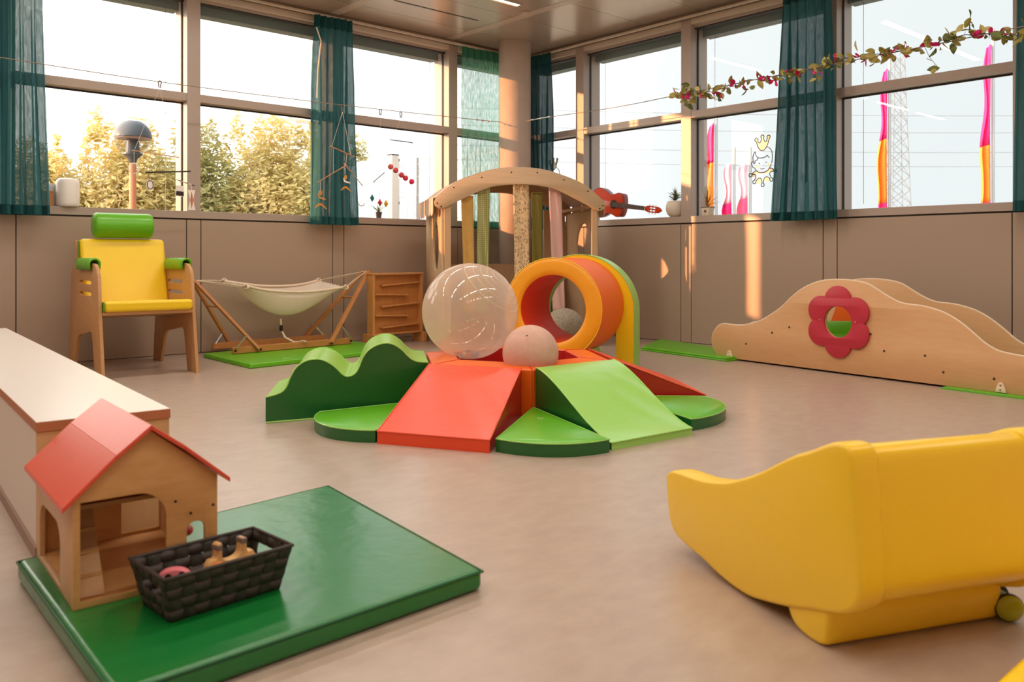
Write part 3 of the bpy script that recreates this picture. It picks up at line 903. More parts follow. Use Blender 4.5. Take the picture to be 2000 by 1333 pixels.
m_pball = M('worn_pink_rubber', (222, 178, 160), 0.6, var=(22, (204, 160, 142), 0.25), bump=(160, 0.35, 0.004))
t = thing('rubber_ball', 'worn pale pink rubber ball in the pool beside the big ball', 'ball', (-3.377, -3.673, 0.289 - 0.144))
sphere('shell', 0.144, m_pball, t, (0, 0, 0.144), 48, 28)
vd = Vector((-0.60, -0.45, 0.72)).normalized()
lathe('valve', [(0.001, 0.003), (0.004, 0.003), (0.006, 0.0)], M('brown_valve', (110, 80, 66), 0.7), t, 12, loc=Vector((0, 0, 0.144)) + vd * 0.143)
m_gball = M('speckled_grey_rubber', (176, 164, 146), 0.7, var=(60, (130, 118, 100), 0.2))
t = thing('rubber_ball', 'speckled grey beige ball on the playhouse floor seen through the tunnel', 'ball', (-1.46, -2.02, 0.03))
sphere('shell', 0.17, m_gball, t, (0, 0, 0.17), 40, 24)
lathe('valve', [(0.001, 0.003), (0.006, 0.003), (0.009, 0.0)], m_black, t, 12, loc=Vector((0, 0, 0.17)) + Vector((-0.62, -0.75, -0.05)).normalized() * 0.169)

# ================================================================== armchair
bk = Vector((0.062, 0.998, 0)); wr_ = Vector((0.998, -0.062, 0))
o0 = Vector((-4.095, -1.13, 0)) - wr_ * 0.305
arm = thing('armchair', 'wooden armchair with yellow cushions and green headrest by the left wall', 'armchair', o0, math.atan2(wr_.y, wr_.x))
# local: x right, y towards the back
sidep = [(-.04, 0), (.15, 0), (.205, .20), (.235, .275), (.27, .29), (.60, .245), (.66, .225), (.695, .18), (.78, 0), (.97, 0), (.955, .117), (.86, .68), (.845, .715), (.81, .727), (.22, .74), (.16, .735), (.105, .705), (.07, .655), (.04, .40)]
slots = [[(t0, z0), (t1, z0), (t1, z0 + .026), (t0, z0 + .026)] for t0, t1, z0 in ((.26, .58, .60), (.26, .58, .525))]
slots = [[(.27, z), (.58, z), (.60, z + .013), (.58, z + .026), (.27, z + .026), (.25, z + .013)] for z in (.598, .522)]
for x in (-0.305, 0.283):
    plate('side_panel', [sidep] + slots, 0.022, m_beech, arm, origin=(x, 0, 0), ux=(0, 1, 0), uy=(0, 0, 1), bevel=0.003)
mesh('seat_board', [(-.283, .03, .405), (.283, .03, .405), (.283, .66, .35), (-.283, .66, .35), (-.283, .03, .427), (.283, .03, .427), (.283, .66, .372), (-.283, .66, .372)], BOXF, m_beech, arm, bevel=0.003)
mesh('back_board', [(-.30, .66, .36), (.30, .66, .36), (.30, .685, .36), (-.30, .685, .36), (-.30, .775, .90), (.30, .775, .90), (.30, .80, .90), (-.30, .80, .90)], BOXF, m_beech, arm, bevel=0.004)
def cushion(nm, pts_lo, pts_hi, mat, par, bev=0.02):
    return mesh(nm, pts_lo + pts_hi, BOXF, mat, par, bevel=bev, seg=4)
sc = cushion('seat_cushion', [(-.278, -.0, .428), (.278, -.0, .428), (.278, .62, .376), (-.278, .62, .376)], [(-.278, .0, .50), (.278, .0, .50), (.278, .60, .452), (-.278, .60, .452)], v_yellow, arm, 0.024)
mesh('side_gusset', [(-.2795, .0, .432), (-.2795, .6, .38), (-.2795, .6, .445), (-.2795, .0, .495)], [(0, 1, 2, 3)], v_lime, sc)
bc = cushion('back_cushion', [(-.285, .555, .44), (.285, .555, .44), (.285, .655, .44), (-.285, .655, .44)], [(-.285, .68, .915), (.285, .68, .915), (.285, .77, .905), (-.285, .77, .905)], v_yellow, arm, 0.03)
mesh('side_gusset', [(-.287, .575, .46), (-.287, .655, .46), (-.287, .76, .89), (-.287, .70, .90)], [(0, 1, 2, 3)], v_lime, bc)
hr = lathe('headrest', [(0.001, -.198), (.07, -.198), (.086, -.188), (.09, -.175), (.09, .175), (.086, .188), (.07, .198), (.001, .198)], v_lime, arm, 32, axis='X', loc=(0.0, .70, 1.008))
for x in (-0.294, 0.294):
    vs, fs = [], []
    n, k = 14, 10
    for i in range(n + 1):
        y = .20 + .40 * i / n
        for j in range(k + 1):
            a = math.radians(-115 + 230 * j / k)
            rx, rz = 0.038, 0.042
            rr = 1.0 + 0.04 * math.sin(i * 1.7 + j) 
            vs.append((x + rx * rr * math.sin(a), y, .715 + rz * rr * math.cos(a) + (0.02 if abs(a) < 2 else 0)))
    for i in range(n):
        for j in range(k):
            q = i * (k + 1) + j
            fs.append((q, q + 1, q + k + 2, q + k + 1))
    ap = mesh('arm_pad', vs, fs, v_lime, arm, smooth=180)
    sm = ap.modifiers.new('thick', 'SOLIDIFY'); sm.thickness = 0.012

# ================================================================== hammock corner
t = thing('floor_mat', 'lime green thin mat under the hammock frame', 'floor mat', (-3.0, -0.60, 0), math.radians(7))
mat_v = [(-.83, -.52), (.58, -.52), (.70, .36), (-.70, .36)]
mesh('cover', [(x, y, 0) for x, y in mat_v] + [(x * .99, y * .99, .034) for x, y in mat_v], BOXF, v_lime, t, bevel=0.01, seg=3)
m_print = M('pale_print', (190, 220, 150), 0.6)
tubes('print_mark', [[(-.50 + i * .018, -.43, .0345), (-.50 + i * .018, -.43 + .012 * ((i % 3) + 1), .0345)] for i in range(5)] + [[(-.505, -.435, .0345), (-.43, -.435, .0345)]], 0.0012, m_print, t, 4)

hm = thing('hammock', 'cream cloth baby hammock in a slanted wooden frame', 'hammock', (-3.05, -0.30, 0.036))
HO = Vector((-3.05, -0.30, 0.036))
def hl(x, y, z): return Vector((x, y, z)) - HO
m_hw = wood('warm_beech_bar', (206, 142, 84), (188, 122, 66), grain=(8, 8, 8))
FR_ = [hl(-3.60, -.56, .062), hl(-2.50, -.47, .062)]; BKR = [hl(-3.58, -.13, .062), hl(-2.52, -.06, .062)]
for a, b in (FR_, BKR): bar('base_rail', a, b, .035, .05, m_hw, hm, bevel=.004)
TR_, TL_ = hl(-2.225, -.28, .655), hl(-3.80, -.28, .60)
for base, side in ((hl(-2.73, -.52, .055), TR_ + Vector((0, -.03, 0))), (hl(-2.72, -.02, .055), TR_ + Vector((-.01, .03, 0))), (hl(-3.39, -.58, .055), TL_ + Vector((0, -.03, 0))), (hl(-3.40, -.06, .055), TL_ + Vector((.01, .03, 0)))):
    bar('post', base, side, .022, .046, m_hw, hm, up=(0, 1, 0), bevel=.004)
for tp, bs in ((TR_, -2.725), (TL_, -3.395)):
    f = .62
    p = Vector((bs + 3.05, 0, 0.02)).lerp(Vector((tp.x, tp.y, tp.z)), f)
    tube('cross_dowel', [p + Vector((0, -.13, 0)), p + Vector((0, .13, 0))], .008, m_hw, hm, 8)
for a, b in ((hl(-3.585, -.588, .08), hl(-3.50, -.588, .175)), (hl(-2.515, -.50, .08), hl(-2.62, -.53, .19)), (hl(-3.565, -.15, .08), hl(-3.475, -.10, .175)), (hl(-2.535, -.07, .08), hl(-2.635, -.04, .19))):
    bar('metal_strut', a, b, .012, .006, m_chrome, hm, up=(0, 1, 0))
for p in (hl(-3.585, -.583, .062), hl(-2.515, -.495, .062), hl(-2.73, -.545, .06), hl(-3.39, -.605, .06)):
    lathe('bolt', [(.001, .008), (.008, .008), (.01, .0)], m_dkmetal, hm, 10, loc=p, axis='Y')
m_cloth = sheer('cream_cotton', (248, 238, 224), 0.02, 0.35)
cLB, cLF, cRB, cRF = hl(-3.50, -.17, .588), hl(-3.42, -.40, .548), hl(-2.62, -.12, .575), hl(-2.53, -.43, .522)
vs, fs = [], []
n, k = 36, 20
for i in range(n + 1):
    u = i / n
    for j in range(k + 1):
        v_ = j / k
        p = cLB.lerp(cRB, u).lerp(cLF.lerp(cRF, u), v_)
        s = 1 - (2 * u - 1) ** 2; c = 1 - (2 * v_ - 1) ** 2
        p = p + Vector((0, (0.5 - v_) * -0.10 * s, -s * (0.045 + 0.215 * c ** 0.8) + 0.006 * math.sin(j * 2.6 + i * .2) * (1 - s)))
        vs.append(p)
for i in range(n):
    for j in range(k):
        q = i * (k + 1) + j
        fs.append((q, q + 1, q + k + 2, q + k + 1))
cl = mesh('cloth', vs, fs, m_cloth, hm, smooth=180)
sm = cl.modifiers.new('thick', 'SOLIDIFY'); sm.thickness = 0.004
m_rope = M('cotton_rope', (226, 206, 184), 0.85)
for j in (0, k):
    tube('hem_roll', [vs[i * (k + 1) + j] for i in range(n + 1)], 0.011, M('cotton_hem', (236, 216, 192), 0.85), cl, 8)
for c_, tp in ((cLB, TL_), (cLF, TL_), (cRB, TR_), (cRF, TR_)):
    d = tp - c_
    tube('rope', [c_, c_ + d * 0.35 + Vector((0, 0, .004)), tp], .004, m_rope, hm, 6)
    tube('rope', [c_ + Vector((0, .012, -.01)), c_ + d * 0.5 + Vector((0, .006, -.008)), tp], .0035, m_rope, hm, 6)
    pts = [c_ + Vector((.02 * math.cos(a) * (1 + .2 * math.sin(3 * a)), .02 * math.sin(2 * a) * .6, .017 * math.sin(a))) for a in [2 * PI * i / 18 for i in range(18)]]
    tube('knot', pts, .009, m_rope, hm, 7, closed=True)
bot = hl(-3.06, -.28, .265)
tube('webbing_strap', [bot, bot + Vector((.004, 0, -.09)), hl(-3.03, -.30, .11), hl(-3.0, -.40, .075), hl(-2.98, -.55, .092)], .009, m_rope, hm, 6)
box('buckle', *(lambda c: (c.x - .012, c.x + .012, c.y - .012, c.y + .006, c.z - .025, c.z + .025))(bot + Vector((0, -.004, -.075))), m_black, hm, bevel=.003)
bar('strap_loop', hl(-2.995, -.52, .094), hl(-2.965, -.515, .094), .05, .006, m_rope, hm)

# ball tower against the wall
t = thing('marble_run_tower', 'low wooden rolling track tower with sloping rails by the wall', 'marble run', (-1.99, -0.40, 0))
m_tow = wood('honey_wood', (214, 152, 90), (196, 132, 72), grain=(14, 14, 2))
box('back_board', -.25, .25, .02, .035, .10, .62, m_tow, t)
for s in (-1, 1):
    box('side_board', s * .262 - .012, s * .262 + .012, -.045, .05, .085, .625, m_tow, t, bevel=.003)
    box('foot', s * .268 - .018, s * .268 + .018, -.085, .10, 0.0, .095, m_tow, t, bevel=.004)
box('top_board', -.282, .282, -.05, .055, .625, .64, m_tow, t, bevel=.003)
box('bottom_board', -.25, .25, -.045, .05, .088, .102, m_tow, t, bevel=.002)
for i in range(5):
    z = .54 - i * .095
    if i % 2 == 0: a, b = (-.165, -.012, z - .012), (.235, -.012, z + .012)
    else: a, b = (-.24, -.012, z + .006), (.12, -.012, z - .008)
    bar('rail', a, b, .05, .012, m_tow, t, bevel=.002)

# ================================================================== playhouse in the corner
HF = Vector((0.88208, -0.4711, 0)); HB = Vector((0.4711, 0.88208, 0)); HOR = Vector((-2.036, -1.115, 0))
ph = thing('playhouse', 'pale wooden playhouse with arched roof in front of the column', 'playhouse', HOR, math.atan2(HF.y, HF.x))
# local: x along the front, y to the back
HW, HD_ = 1.43, 0.98
arch_o = [(-.030, 1.276), (.052, 1.346), (.184, 1.436), (.406, 1.515), (.56, 1.545), (.715, 1.554), (.87, 1.545), (1.024, 1.515), (1.246, 1.436), (1.378, 1.346), (1.46, 1.276)]
arch_i = [(1.435, 1.19), (1.395, 1.192), (1.334, 1.225), (1.246, 1.268), (1.024, 1.368), (.87, 1.398), (.715, 1.408), (.56, 1.398), (.406, 1.368), (.184, 1.268), (.096, 1.225), (.035, 1.192), (-.005, 1.19)]
ring = spline(arch_o, 5) + [(1.475, 1.245), (1.468, 1.212)] + spline(arch_i, 5) + [(-.038, 1.212), (-.045, 1.245)]
ar = plate('front_arch', [ring], 0.024, m_ash_h, ph, origin=(0, 0.0, 0), ux=(1, 0, 0), uy=(0, 0, 1), bevel=.004)
for x, z in ((-.02, 1.235), (.012, 1.207), (.12, 1.37), (.36, 1.46), (.62, 1.51), (.85, 1.512), (1.09, 1.455), (1.31, 1.36), (1.45, 1.235), (1.42, 1.207)):
    lathe('screw', [(.001, -.003), (.006, -.003), (.007, 0)], m_dkmetal, ar, 10, loc=(x, -.0245, z), axis='Y')
plate('back_arch', [ring], 0.024, m_ash_h, ph, origin=(0, HD_, 0), ux=(1, 0, 0), uy=(0, 0, 1), bevel=.004)
out = [(0.02, 0.0), (HD_ - .03, 0.0), (HD_ - .05, .45), (HD_ - .03, 1.21), (0.02, 1.21), (0.075, .95), (0.085, .6), (0.05, .25)]
out = [(-0.06, 0.0), (HD_ - .03, 0.0), (HD_ - .06, .5), (HD_ - .03, 1.21), (0.005, 1.21), (0.02, .95), (0.0, .6), (-0.04, .25)]
hol = ell(.33, .88, .165, .22, 44)
plate('left_wall', [out, hol], .02, m_ash, ph, origin=(0.02, 0, 0), ux=(0, 1, 0), uy=(0, 0, 1), bevel=.003)
out2 = [(-0.03, 0.0), (HD_ - .03, 0.0), (HD_ - .03, 1.21), (0.03, 1.21), (0.06, .95), (0.05, .8), (0.0, .55)]
hol2 = ell(.40, .87, .22, .225, 44)
plate('right_wall', [out2, hol2], .02, m_ash, ph, origin=(HW - .02, 0, 0), ux=(0, 1, 0), uy=(0, 0, 1), bevel=.003)
box('front_post', 0.042, 0.10, 0.0, 0.022, 0, 1.23, m_ash, ph, bevel=.003)
box('front_post', HW - .075, HW - .022, 0.0, 0.022, 0, 1.23, m_ash, ph, bevel=.003)
box('low_back_wall', 0.06, 1.18, HD_ - .03, HD_ - .01, 0.0, .715, m_ash, ph, bevel=.003)
box('back_wall_board', 1.185, HW - .025, HD_ - .03, HD_ - .01, 0.0, 1.25, m_ash, ph, bevel=.003)
box('floor_board', 0.045, HW - .025, 0.03, HD_ - .035, 0.0, .028, m_ash, ph, bevel=.003)
for x in (0.06, HW - .06): box('roof_batten', x - .02, x + .02, .025, HD_, 1.215, 1.245, m_ash, ph, bevel=.003)
# cloth roof over both arches
m_roofc = sheer('blush_canvas', (230, 206, 190), 0.0, 0.25)
ro = [(-.05, 1.29)] + [(x, z + .008) for x, z in spline(arch_o, 3)] + [(1.48, 1.29)]
vs, fs = [], []
for x, z in ro: vs += [(x, 0.02, z), (x, HD_ - .0, z)]
rf = mesh('canvas_roof', vs, [(2 * i, 2 * i + 1, 2 * i + 3, 2 * i + 2) for i in range(len(ro) - 1)], m_roofc, ph, smooth=180)
rf.modifiers.new('thick', 'SOLIDIFY').thickness = .004
for x, sg in ((-.05, -1), (1.48, 1)):
    for i in range(6):
        y0 = .03 + i * .158
        lp = [(y0, 1.29), (y0, 1.17)] + [(y0 + .075 - .075 * math.cos(a), 1.17 - .035 * math.sin(a)) for a in [PI * q / 8 for q in range(1, 8)]] + [(y0 + .15, 1.17), (y0 + .15, 1.29)]
        plate('scallop', [lp], .004, m_roofc, ph, origin=(x + sg * .003 * (i % 2), 0, 0), ux=(0, 1, 0), uy=(0, 0, 1))

def pattern(name, base, spot, scale, kind='dots'):
    m = bpy.data.materials.new(name); m.use_nodes = True
    n = m.node_tree; p = n.nodes['Principled BSDF']; p.inputs['Roughness'].default_value = 0.85
    tcn = n.nodes.new('ShaderNodeTexCoord')
    vo = n.nodes.new('ShaderNodeTexVoronoi'); vo.inputs['Scale'].default_value = scale
    vo.inputs['Randomness'].default_value = 0.0 if kind == 'dots' else 0.9
    mp = n.nodes.new('ShaderNodeMapping'); mp.inputs['Scale'].default_value = (1, 1, 1) if kind == 'dots' else (1.6, 1, 0.8)
    cr = n.nodes.new('ShaderNodeValToRGB'); cr.color_ramp.interpolation = 'CONSTANT' if kind == 'dots' else 'LINEAR'
    cr.color_ramp.elements[0].color = lin(spot); cr.color_ramp.elements[1].color = lin(base); cr.color_ramp.elements[1].position = 0.33 if kind == 'dots' else 0.55
    n.links.new(tcn.outputs['Object'], mp.inputs['Vector']); n.links.new(mp.outputs['Vector'], vo.inputs['Vector'])
    n.links.new(vo.outputs['Distance'], cr.inputs['Fac']); n.links.new(cr.outputs['Color'], p.inputs['Base Color'])
    return m
strips = [('ochre', .197, .295, 1.30, M('ochre_cloth', (214, 172, 96), .85, var=(14, (198, 154, 80), .3)), 'plain ochre fabric strip hanging from the playhouse arch, leftmost', .02),
          ('dot', .339, .440, 1.365, pattern('dotted_green_cloth', (150, 150, 88), (206, 202, 150), 60), 'green dotted fabric strip hanging from the playhouse arch', -.01),
          ('leaf', .654, .785, 1.41, pattern('leaf_print_cloth', (236, 204, 158), (96, 54, 26), 46, 'leaf'), 'beige leaf-print fabric strip hanging in the middle of the arch', .012),
          ('olive', .815, .910, 1.34, M('olive_cloth', (116, 104, 40), .85), 'plain olive fabric strip hanging right of the leaf-print strip', .004),
          ('pink', .975, 1.082, 1.385, M('blush_cloth', (222, 178, 168), .85), 'plain blush pink fabric strip hanging from the arch, rightmost', .03)]
for nm, a0, a1, zt, mt, lab, drift in strips:
    c = HOR + HF * ((a0 + a1) / 2) + HB * 0.035
    t = thing('fabric_strip', lab, 'fabric strip', (c.x, c.y, 0.30), math.atan2(HF.y, HF.x), 'fabric strips on the playhouse')
    vs, fs = [], []
    H = zt - .30; n, k = 24, 8; wd = a1 - a0
    for i in range(n + 1):
        f = i / n; z = H * f
        for j in range(k + 1):
            s = j / k - .5
            vs.append((s * wd * (1.04 - .05 * math.sin(f * 5)) + drift * (1 - f) * (1.2), .010 * math.sin(j * 1.1 + f * 6) * (1.2 - f) + .012 * (1 - f) * math.sin(f * 4), z))
    for i in range(n):
        for j in range(k):
            q = i * (k + 1) + j
            fs.append((q, q + 1, q + k + 2, q + k + 1))
    o = mesh('ribbon', vs, fs, mt, t, smooth=180)
    o.modifiers.new('thick', 'SOLIDIFY').thickness = .002
    tube('loop', [(-wd / 2, -.012, H), (wd / 2, -.012, H)], .006, mt, t, 6)
# cushion in the playhouse
cpos = HOR + HF * 1.02 + HB * .80
cu = thing('floor_cushion', 'dark grey cushion leaning in the playhouse behind the speckled ball', 'cushion', (cpos.x, cpos.y, .03), math.atan2(HF.y, HF.x))
vs, fs = [], []
n = 14
for sgn in (1, -1):
    for i in range(n + 1):
        for j in range(n + 1):
            u, v_ = i / n * 2 - 1, j / n * 2 - 1
            th = .075 * (1 - u ** 4) ** .6 * (1 - v_ ** 4) ** .6
            pin = 1 - .07 * (1 - u * u) * 0 - .05 * (1 - abs(v_)) * abs(u) - .05 * (1 - abs(u)) * abs(v_)
            vs.append((u * .24 * pin, .05 * v_ + sgn * th * -1, .24 + v_ * .235 * pin))
for b in (0, (n + 1) ** 2):
    for i in range(n):
        for j in range(n):
            q = b + i * (n + 1) + j
            fs.append((q, q + 1, q + n + 2, q + n + 1))
mesh('pad', vs, fs, M('charcoal_cloth', (84, 82, 86), .85, bump=(20, .3, .01)), cu, smooth=180)

# ================================================================== wooden slide with the flower
sa = Vector((-0.804, -3.142, 0)); se = (Vector((-1.102, -5.241, 0)) - sa).normalized(); sn = Vector((-se.y, se.x, 0))
sld = thing('wooden_slide', 'low beech toddler slide with a red flower window by the right wall', 'slide', sa)
so = [(-0.128, 0.021), (-0.165, 0.07), (-0.178, 0.112), (-0.178, 0.163), (-0.154, 0.21), (-0.112, 0.251), (-0.062, 0.267), (-0.005, 0.267), (0.092, 0.266), (0.186, 0.282), (0.292, 0.314), (0.381, 0.361), (0.469, 0.416), (0.554, 0.487), (0.636, 0.547), (0.731, 0.593), (0.835, 0.621), (0.95, 0.629), (1.061, 0.624), (1.157, 0.607), (1.226, 0.572), (1.306, 0.528), (1.373, 0.499), (1.438, 0.486), (1.523, 0.481), (1.606, 0.465), (1.677, 0.442), (1.755, 0.4), (1.832, 0.343), (1.907, 0.283), (1.98, 0.247), (2.051, 0.235), (2.121, 0.228), (2.25, .22), (2.33, .19), (2.36, .13), (2.34, .06), (2.29, .012)]
so = so[:1] + spline(so[1:-1], 3) + [so[-1], (-0.10, 0.012)]
hole = ell(.95, .348, .107, .107, 40)
def on(s, z, d=0.0): return se * s + sn * d + Vector((0, 0, z))
DW = .36
for nm, d in (('front_panel', 0.0), ('rear_panel', DW)):
    pn = plate(nm, [so, hole] if d == 0 else [so], .020, m_beech_h, sld, origin=sn * (d + .02) , ux=se, uy=(0, 0, 1), bevel=.003)
    tube('edge_band', [on(s, z, d + .010) for s, z in so[1:-2]], .0085, m_edge, pn, 6)
# flower frame
fl = []
for i in range(180):
    a = 2 * PI * i / 180
    r = .188 + .054 * abs(math.cos(3 * (a - PI / 2))) ** .75
    fl.append((.95 + r * math.cos(a) * 1.03, .348 + r * math.sin(a)))
m_flow = M('crimson_laminate', (190, 46, 66), .42)
flp = plate('flower_frame', [fl, ell(.95, .348, .105, .105, 40)], .016, m_flow, sld, origin=sn * -.0015, ux=se, uy=(0, 0, 1), bevel=.003)
for s in (-.135, .135):
    lathe('screw', [(.001, .003), (.005, .003), (.006, 0)], m_chrome, flp, 10, loc=on(.95 + s, .355, -.0185))
for s, z in ((.16, .135), (.40, .235), (.55, .285), (1.185, .285), (1.28, .185), (1.55, .18), (1.665, .092), (1.96, .088)):
    sphere('bolt_cap', .007, m_dkmetal, sld, on(s, z, -.001), 10, 6)
for s in (.005, 2.0):
    lp = [(-.028, 0), (.028, 0), (.026, .02), (.014, .048), (.008, .055), (-.008, .055), (-.014, .048), (-.026, .02)]
    bkt = plate('floor_bracket', [lp, ell(0, .038, .005, .005, 12)[::-1]], .012, m_edge, sld, origin=on(s, .016, -.0005), ux=se, uy=(0, 0, 1), bevel=.002)
    sphere('bracket_screw', .004, m_dkmetal, bkt, on(s, .03, -.0135), 8, 6)
# padded run between the two panels
run = spline([(.0, .07), (.25, .10), (.55, .20), (.70, .235), (1.05, .235), (1.25, .20), (1.55, .13), (1.85, .08), (2.15, .05)], 5)
vs, fs = [], []
for s, z in run: vs += [on(s, z, .024), on(s, z, DW - .002), on(s, z - .03, .024), on(s, z - .03, DW - .002)]
for i in range(len(run) - 1):
    a = 4 * i; b = a + 4
    fs += [(a, a + 1, b + 1, b), (a + 2, b + 2, b + 3, a + 3), (a, b, b + 2, a + 2), (a + 1, a + 3, b + 3, b + 1)]
mesh('slide_run', vs, fs, v_lime, sld, smooth=60)
pts = [(.60, .385), (.70, .40), (1.05, .40), (1.12, .385)]
vs = [on(s, z, d) for s, z in ((.60, .20), (1.24, .20), (1.14, .45), (.70, .45)) for d in (DW - .03, DW - .003)]
mesh('back_pad', vs, [(0, 2, 4, 6), (1, 7, 5, 3), (0, 1, 3, 2), (2, 3, 5, 4), (4, 5, 7, 6), (6, 7, 1, 0)], v_orange, sld, bevel=.006)

plate('green_pad', [[(.60, .12), (1.32, .12), (1.32, .43), (1.10, .41), (.98, .375), (.88, .335), (.60, .32)]], .03, v_lime, sld, origin=sn * (DW - .035), ux=se, uy=(0, 0, 1), bevel=.004)
def quilt(name, label, pts4, h, mat, group=None):
    c = sum((Vector(p) for p in pts4), Vector((0, 0))) / 4
    t = thing(name, label, 'floor mat', (c.x, c.y, 0), 0, group)
    L_ = [(p[0] - c.x, p[1] - c.y) for p in pts4]
    mesh('lower_pad', [(x, y, 0) for x, y in L_] + [(x, y, h * .48) for x, y in L_], BOXF, mat, t, bevel=h * .2, seg=3)
    mesh('upper_pad', [(x * .99, y * .99, h * .5) for x, y in L_] + [(x * .985, y * .985, h) for x, y in L_], BOXF, mat, t, bevel=h * .2, seg=3)
    return t
quilt('folding_mat', 'lime green folding mat at the left foot of the wooden slide', [(-.80, -2.27), (-.93, -3.20), (-.52, -3.24), (-.10, -1.92)], .03, v_lime)
quilt('folding_mat', 'lime green mat corner under the right end of the slide', [(-1.10, -4.80), (-1.22, -5.75), (-.55, -5.80), (-.45, -4.85)], .012, v_lime)

# ================================================================== low cabinets on the left
m_lam = M('white_laminate_top', (238, 228, 220), .3)
m_cside = M('cream_laminate', (228, 214, 202), .4)
m_cedge = M('brown_edge_band', (190, 118, 80), .5)
m_cend = wood('cabinet_end_wood', (226, 178, 132), (216, 164, 116), grain=(10, 10, 2), scale=2)
m_plinth = M('brown_plinth', (160, 126, 108), .5)
CA = math.radians(-4.4)
def cabinet(y0, y1, label):
    t = thing('low_cabinet', label, 'cabinet', (-5.806, -4.416, 0), CA, 'low white bench cabinets')
    W_ = .327
    box('plinth', .012, W_ - .012, y0 + .01, y1, 0, .03, m_plinth, t)
    box('end_panel', .0, W_, y0, y0 + .018, .0, .330, m_cend, t, bevel=.001)
    box('end_panel', .0, W_, y1 - .018, y1, .0, .330, m_cend, t, bevel=.001)
    box('side_panel', .001, .017, y0 + .018, y1 - .018, .032, .330, m_cside, t)
    box('side_panel', W_ - .017, W_ - .001, y0 + .018, y1 - .018, .032, .330, m_cside, t)
    tp = box('top_board', -.002, W_ + .002, y0 - .003, y1 - .0005, .331, .3555, m_cedge, t)
    box('laminate', -.001, W_ + .001, y0 - .002, y1 - .001, .3556, .357, m_lam, tp)
    box('base_edge', -.004, .0, y0, y1, 0.0, .034, m_plinth, t)
    return t
cabinet(0, 1.60, 'white topped low cabinet behind the toy house, nearest')
cabinet(1.602, 3.40, 'white topped low cabinet beyond, in front of the armchair')

# ================================================================== dark green mat, toy house, basket
gm = thing('floor_mat', 'large dark green vinyl mat under the toy house', 'floor mat', (-5.45, -4.88, 0))
v_mat = vinyl('bottle_green_vinyl', (14, 116, 48), .28, .35)
q4 = [(-.450, -.47), (.375, -.445), (.480, .455), (-.425, .350)]
vs, fs = [], []
n = 24
def mz(u, v_): return .052 + .0025 * math.sin(u * 9 + 2 * v_) * math.sin(v_ * 7)
top = mesh('cover', [(x, y, 0.0) for x, y in q4] + [(x, y, .05) for x, y in q4], BOXF, v_mat, gm, bevel=.016, seg=4)
tube('piping', [(x * .998, y * .998, .044) for x, y in q4], .0035, M('mat_seam', (16, 92, 50), .5), gm, 6, closed=True)

m_ply = wood('birch_ply', (226, 174, 114), (210, 152, 90), grain=(3, 3, 9), scale=5)
m_plyl = wood('birch_ply_light', (222, 178, 132), (206, 158, 112), grain=(3, 10, 10), scale=5)
m_rroof = wood('red_stained_ply', (232, 88, 62), (222, 76, 50), grain=(3, 20, 3), scale=4, rough=.3)
TW, TD, TZE, TZR = .298, .41, .231, .356
th = thing('toy_house', 'plywood toy barn with a red roof on the green mat', 'toy house', (-5.858, -4.945, .0505), math.radians(-3.5))
def archway(x0, x1, z0, z1, r, both=True):
    p = [(x0, z0), (x1, z0), (x1, z1 - r)] + [(x1 - r + r * math.cos(a), z1 - r + r * math.sin(a)) for a in [PI / 2 * i / 8 for i in range(1, 9)]]
    p += ([(x0 + r + r * math.cos(a), z1 - r + r * math.sin(a)) for a in [PI / 2 + PI / 2 * i / 8 for i in range(0, 9)]] if both else [(x0, z1)])
    return p
gable = [(0, 0), (TW, 0), (TW, .236), (TW * .74, .298), (TW / 2, TZR), (TW * .26, .298), (0, TZE)]
plate('front_wall', [gable, archway(.014, .186, .014, .220, .060, False), archway(.230, .270, .030, .138, .0195)], .012, m_ply, th, origin=(0, .012, 0), ux=(1, 0, 0), uy=(0, 0, 1), bevel=.001)
plate('back_wall', [gable, archway(.19, .284, .02, .19, .04)], .012, m_ply, th, origin=(0, TD, 0), ux=(1, 0, 0), uy=(0, 0, 1), bevel=.001)
sw = [(0.012, 0), (TD - .012, 0), (TD - .012, TZE), (0.012, TZE)]
plate('side_wall', [sw, archway(.13, .37, .012, .145, .05)], .012, m_plyl, th, origin=(0, 0, 0), ux=(0, 1, 0), uy=(0, 0, 1), bevel=.001)
plate('side_wall', [sw, archway(.05, .22, .014, .15, .05)], .012, m_plyl, th, origin=(TW - .012, 0, 0), ux=(0, 1, 0), uy=(0, 0, 1), bevel=.001)
box('floor_board', .012, TW - .012, .012, TD - .012, .0, .012, m_ply, th)
box('upper_floor', .012, TW - .012, .15, TD - .012, .165, .175, m_ply, th)
pr = [(-.024, .209), (TW * .26, .302), (TW / 2, .358), (TW * .74, .304), (TW + .022, .218)]
for i in range(4):
    (x0, z0), (x1, z1) = pr[i], pr[i + 1]
    vs = [(x0, -.022, z0), (x1, -.022, z1), (x1, TD + .02, z1), (x0, TD + .02, z0), (x0, -.022, z0 + .011), (x1, -.022, z1 + .011), (x1, TD + .02, z1 + .011), (x0, TD + .02, z0 + .011)]
    mesh('roof_board', vs, BOXF, m_rroof, th, bevel=.0015)
lad = bar('ramp_board', (.040, .02, .014), (.052, .20, .168), .050, .007, m_plyl, th)
for f in (.18, .42, .66, .9):
    p = Vector((.040, .02, .0215)).lerp(Vector((.052, .20, .1755)), f)
    bar('ramp_slat', p + Vector((-.025, 0, 0)), p + Vector((.025, 0, 0)), .006, .006, m_ply, lad)
for z in (.095, .125):
    tube('green_peg', [(TW - .012, .22, z), (TW - .055, .19, z - .004)], .005, M('lime_peg', (150, 180, 40), .5), th, 8)
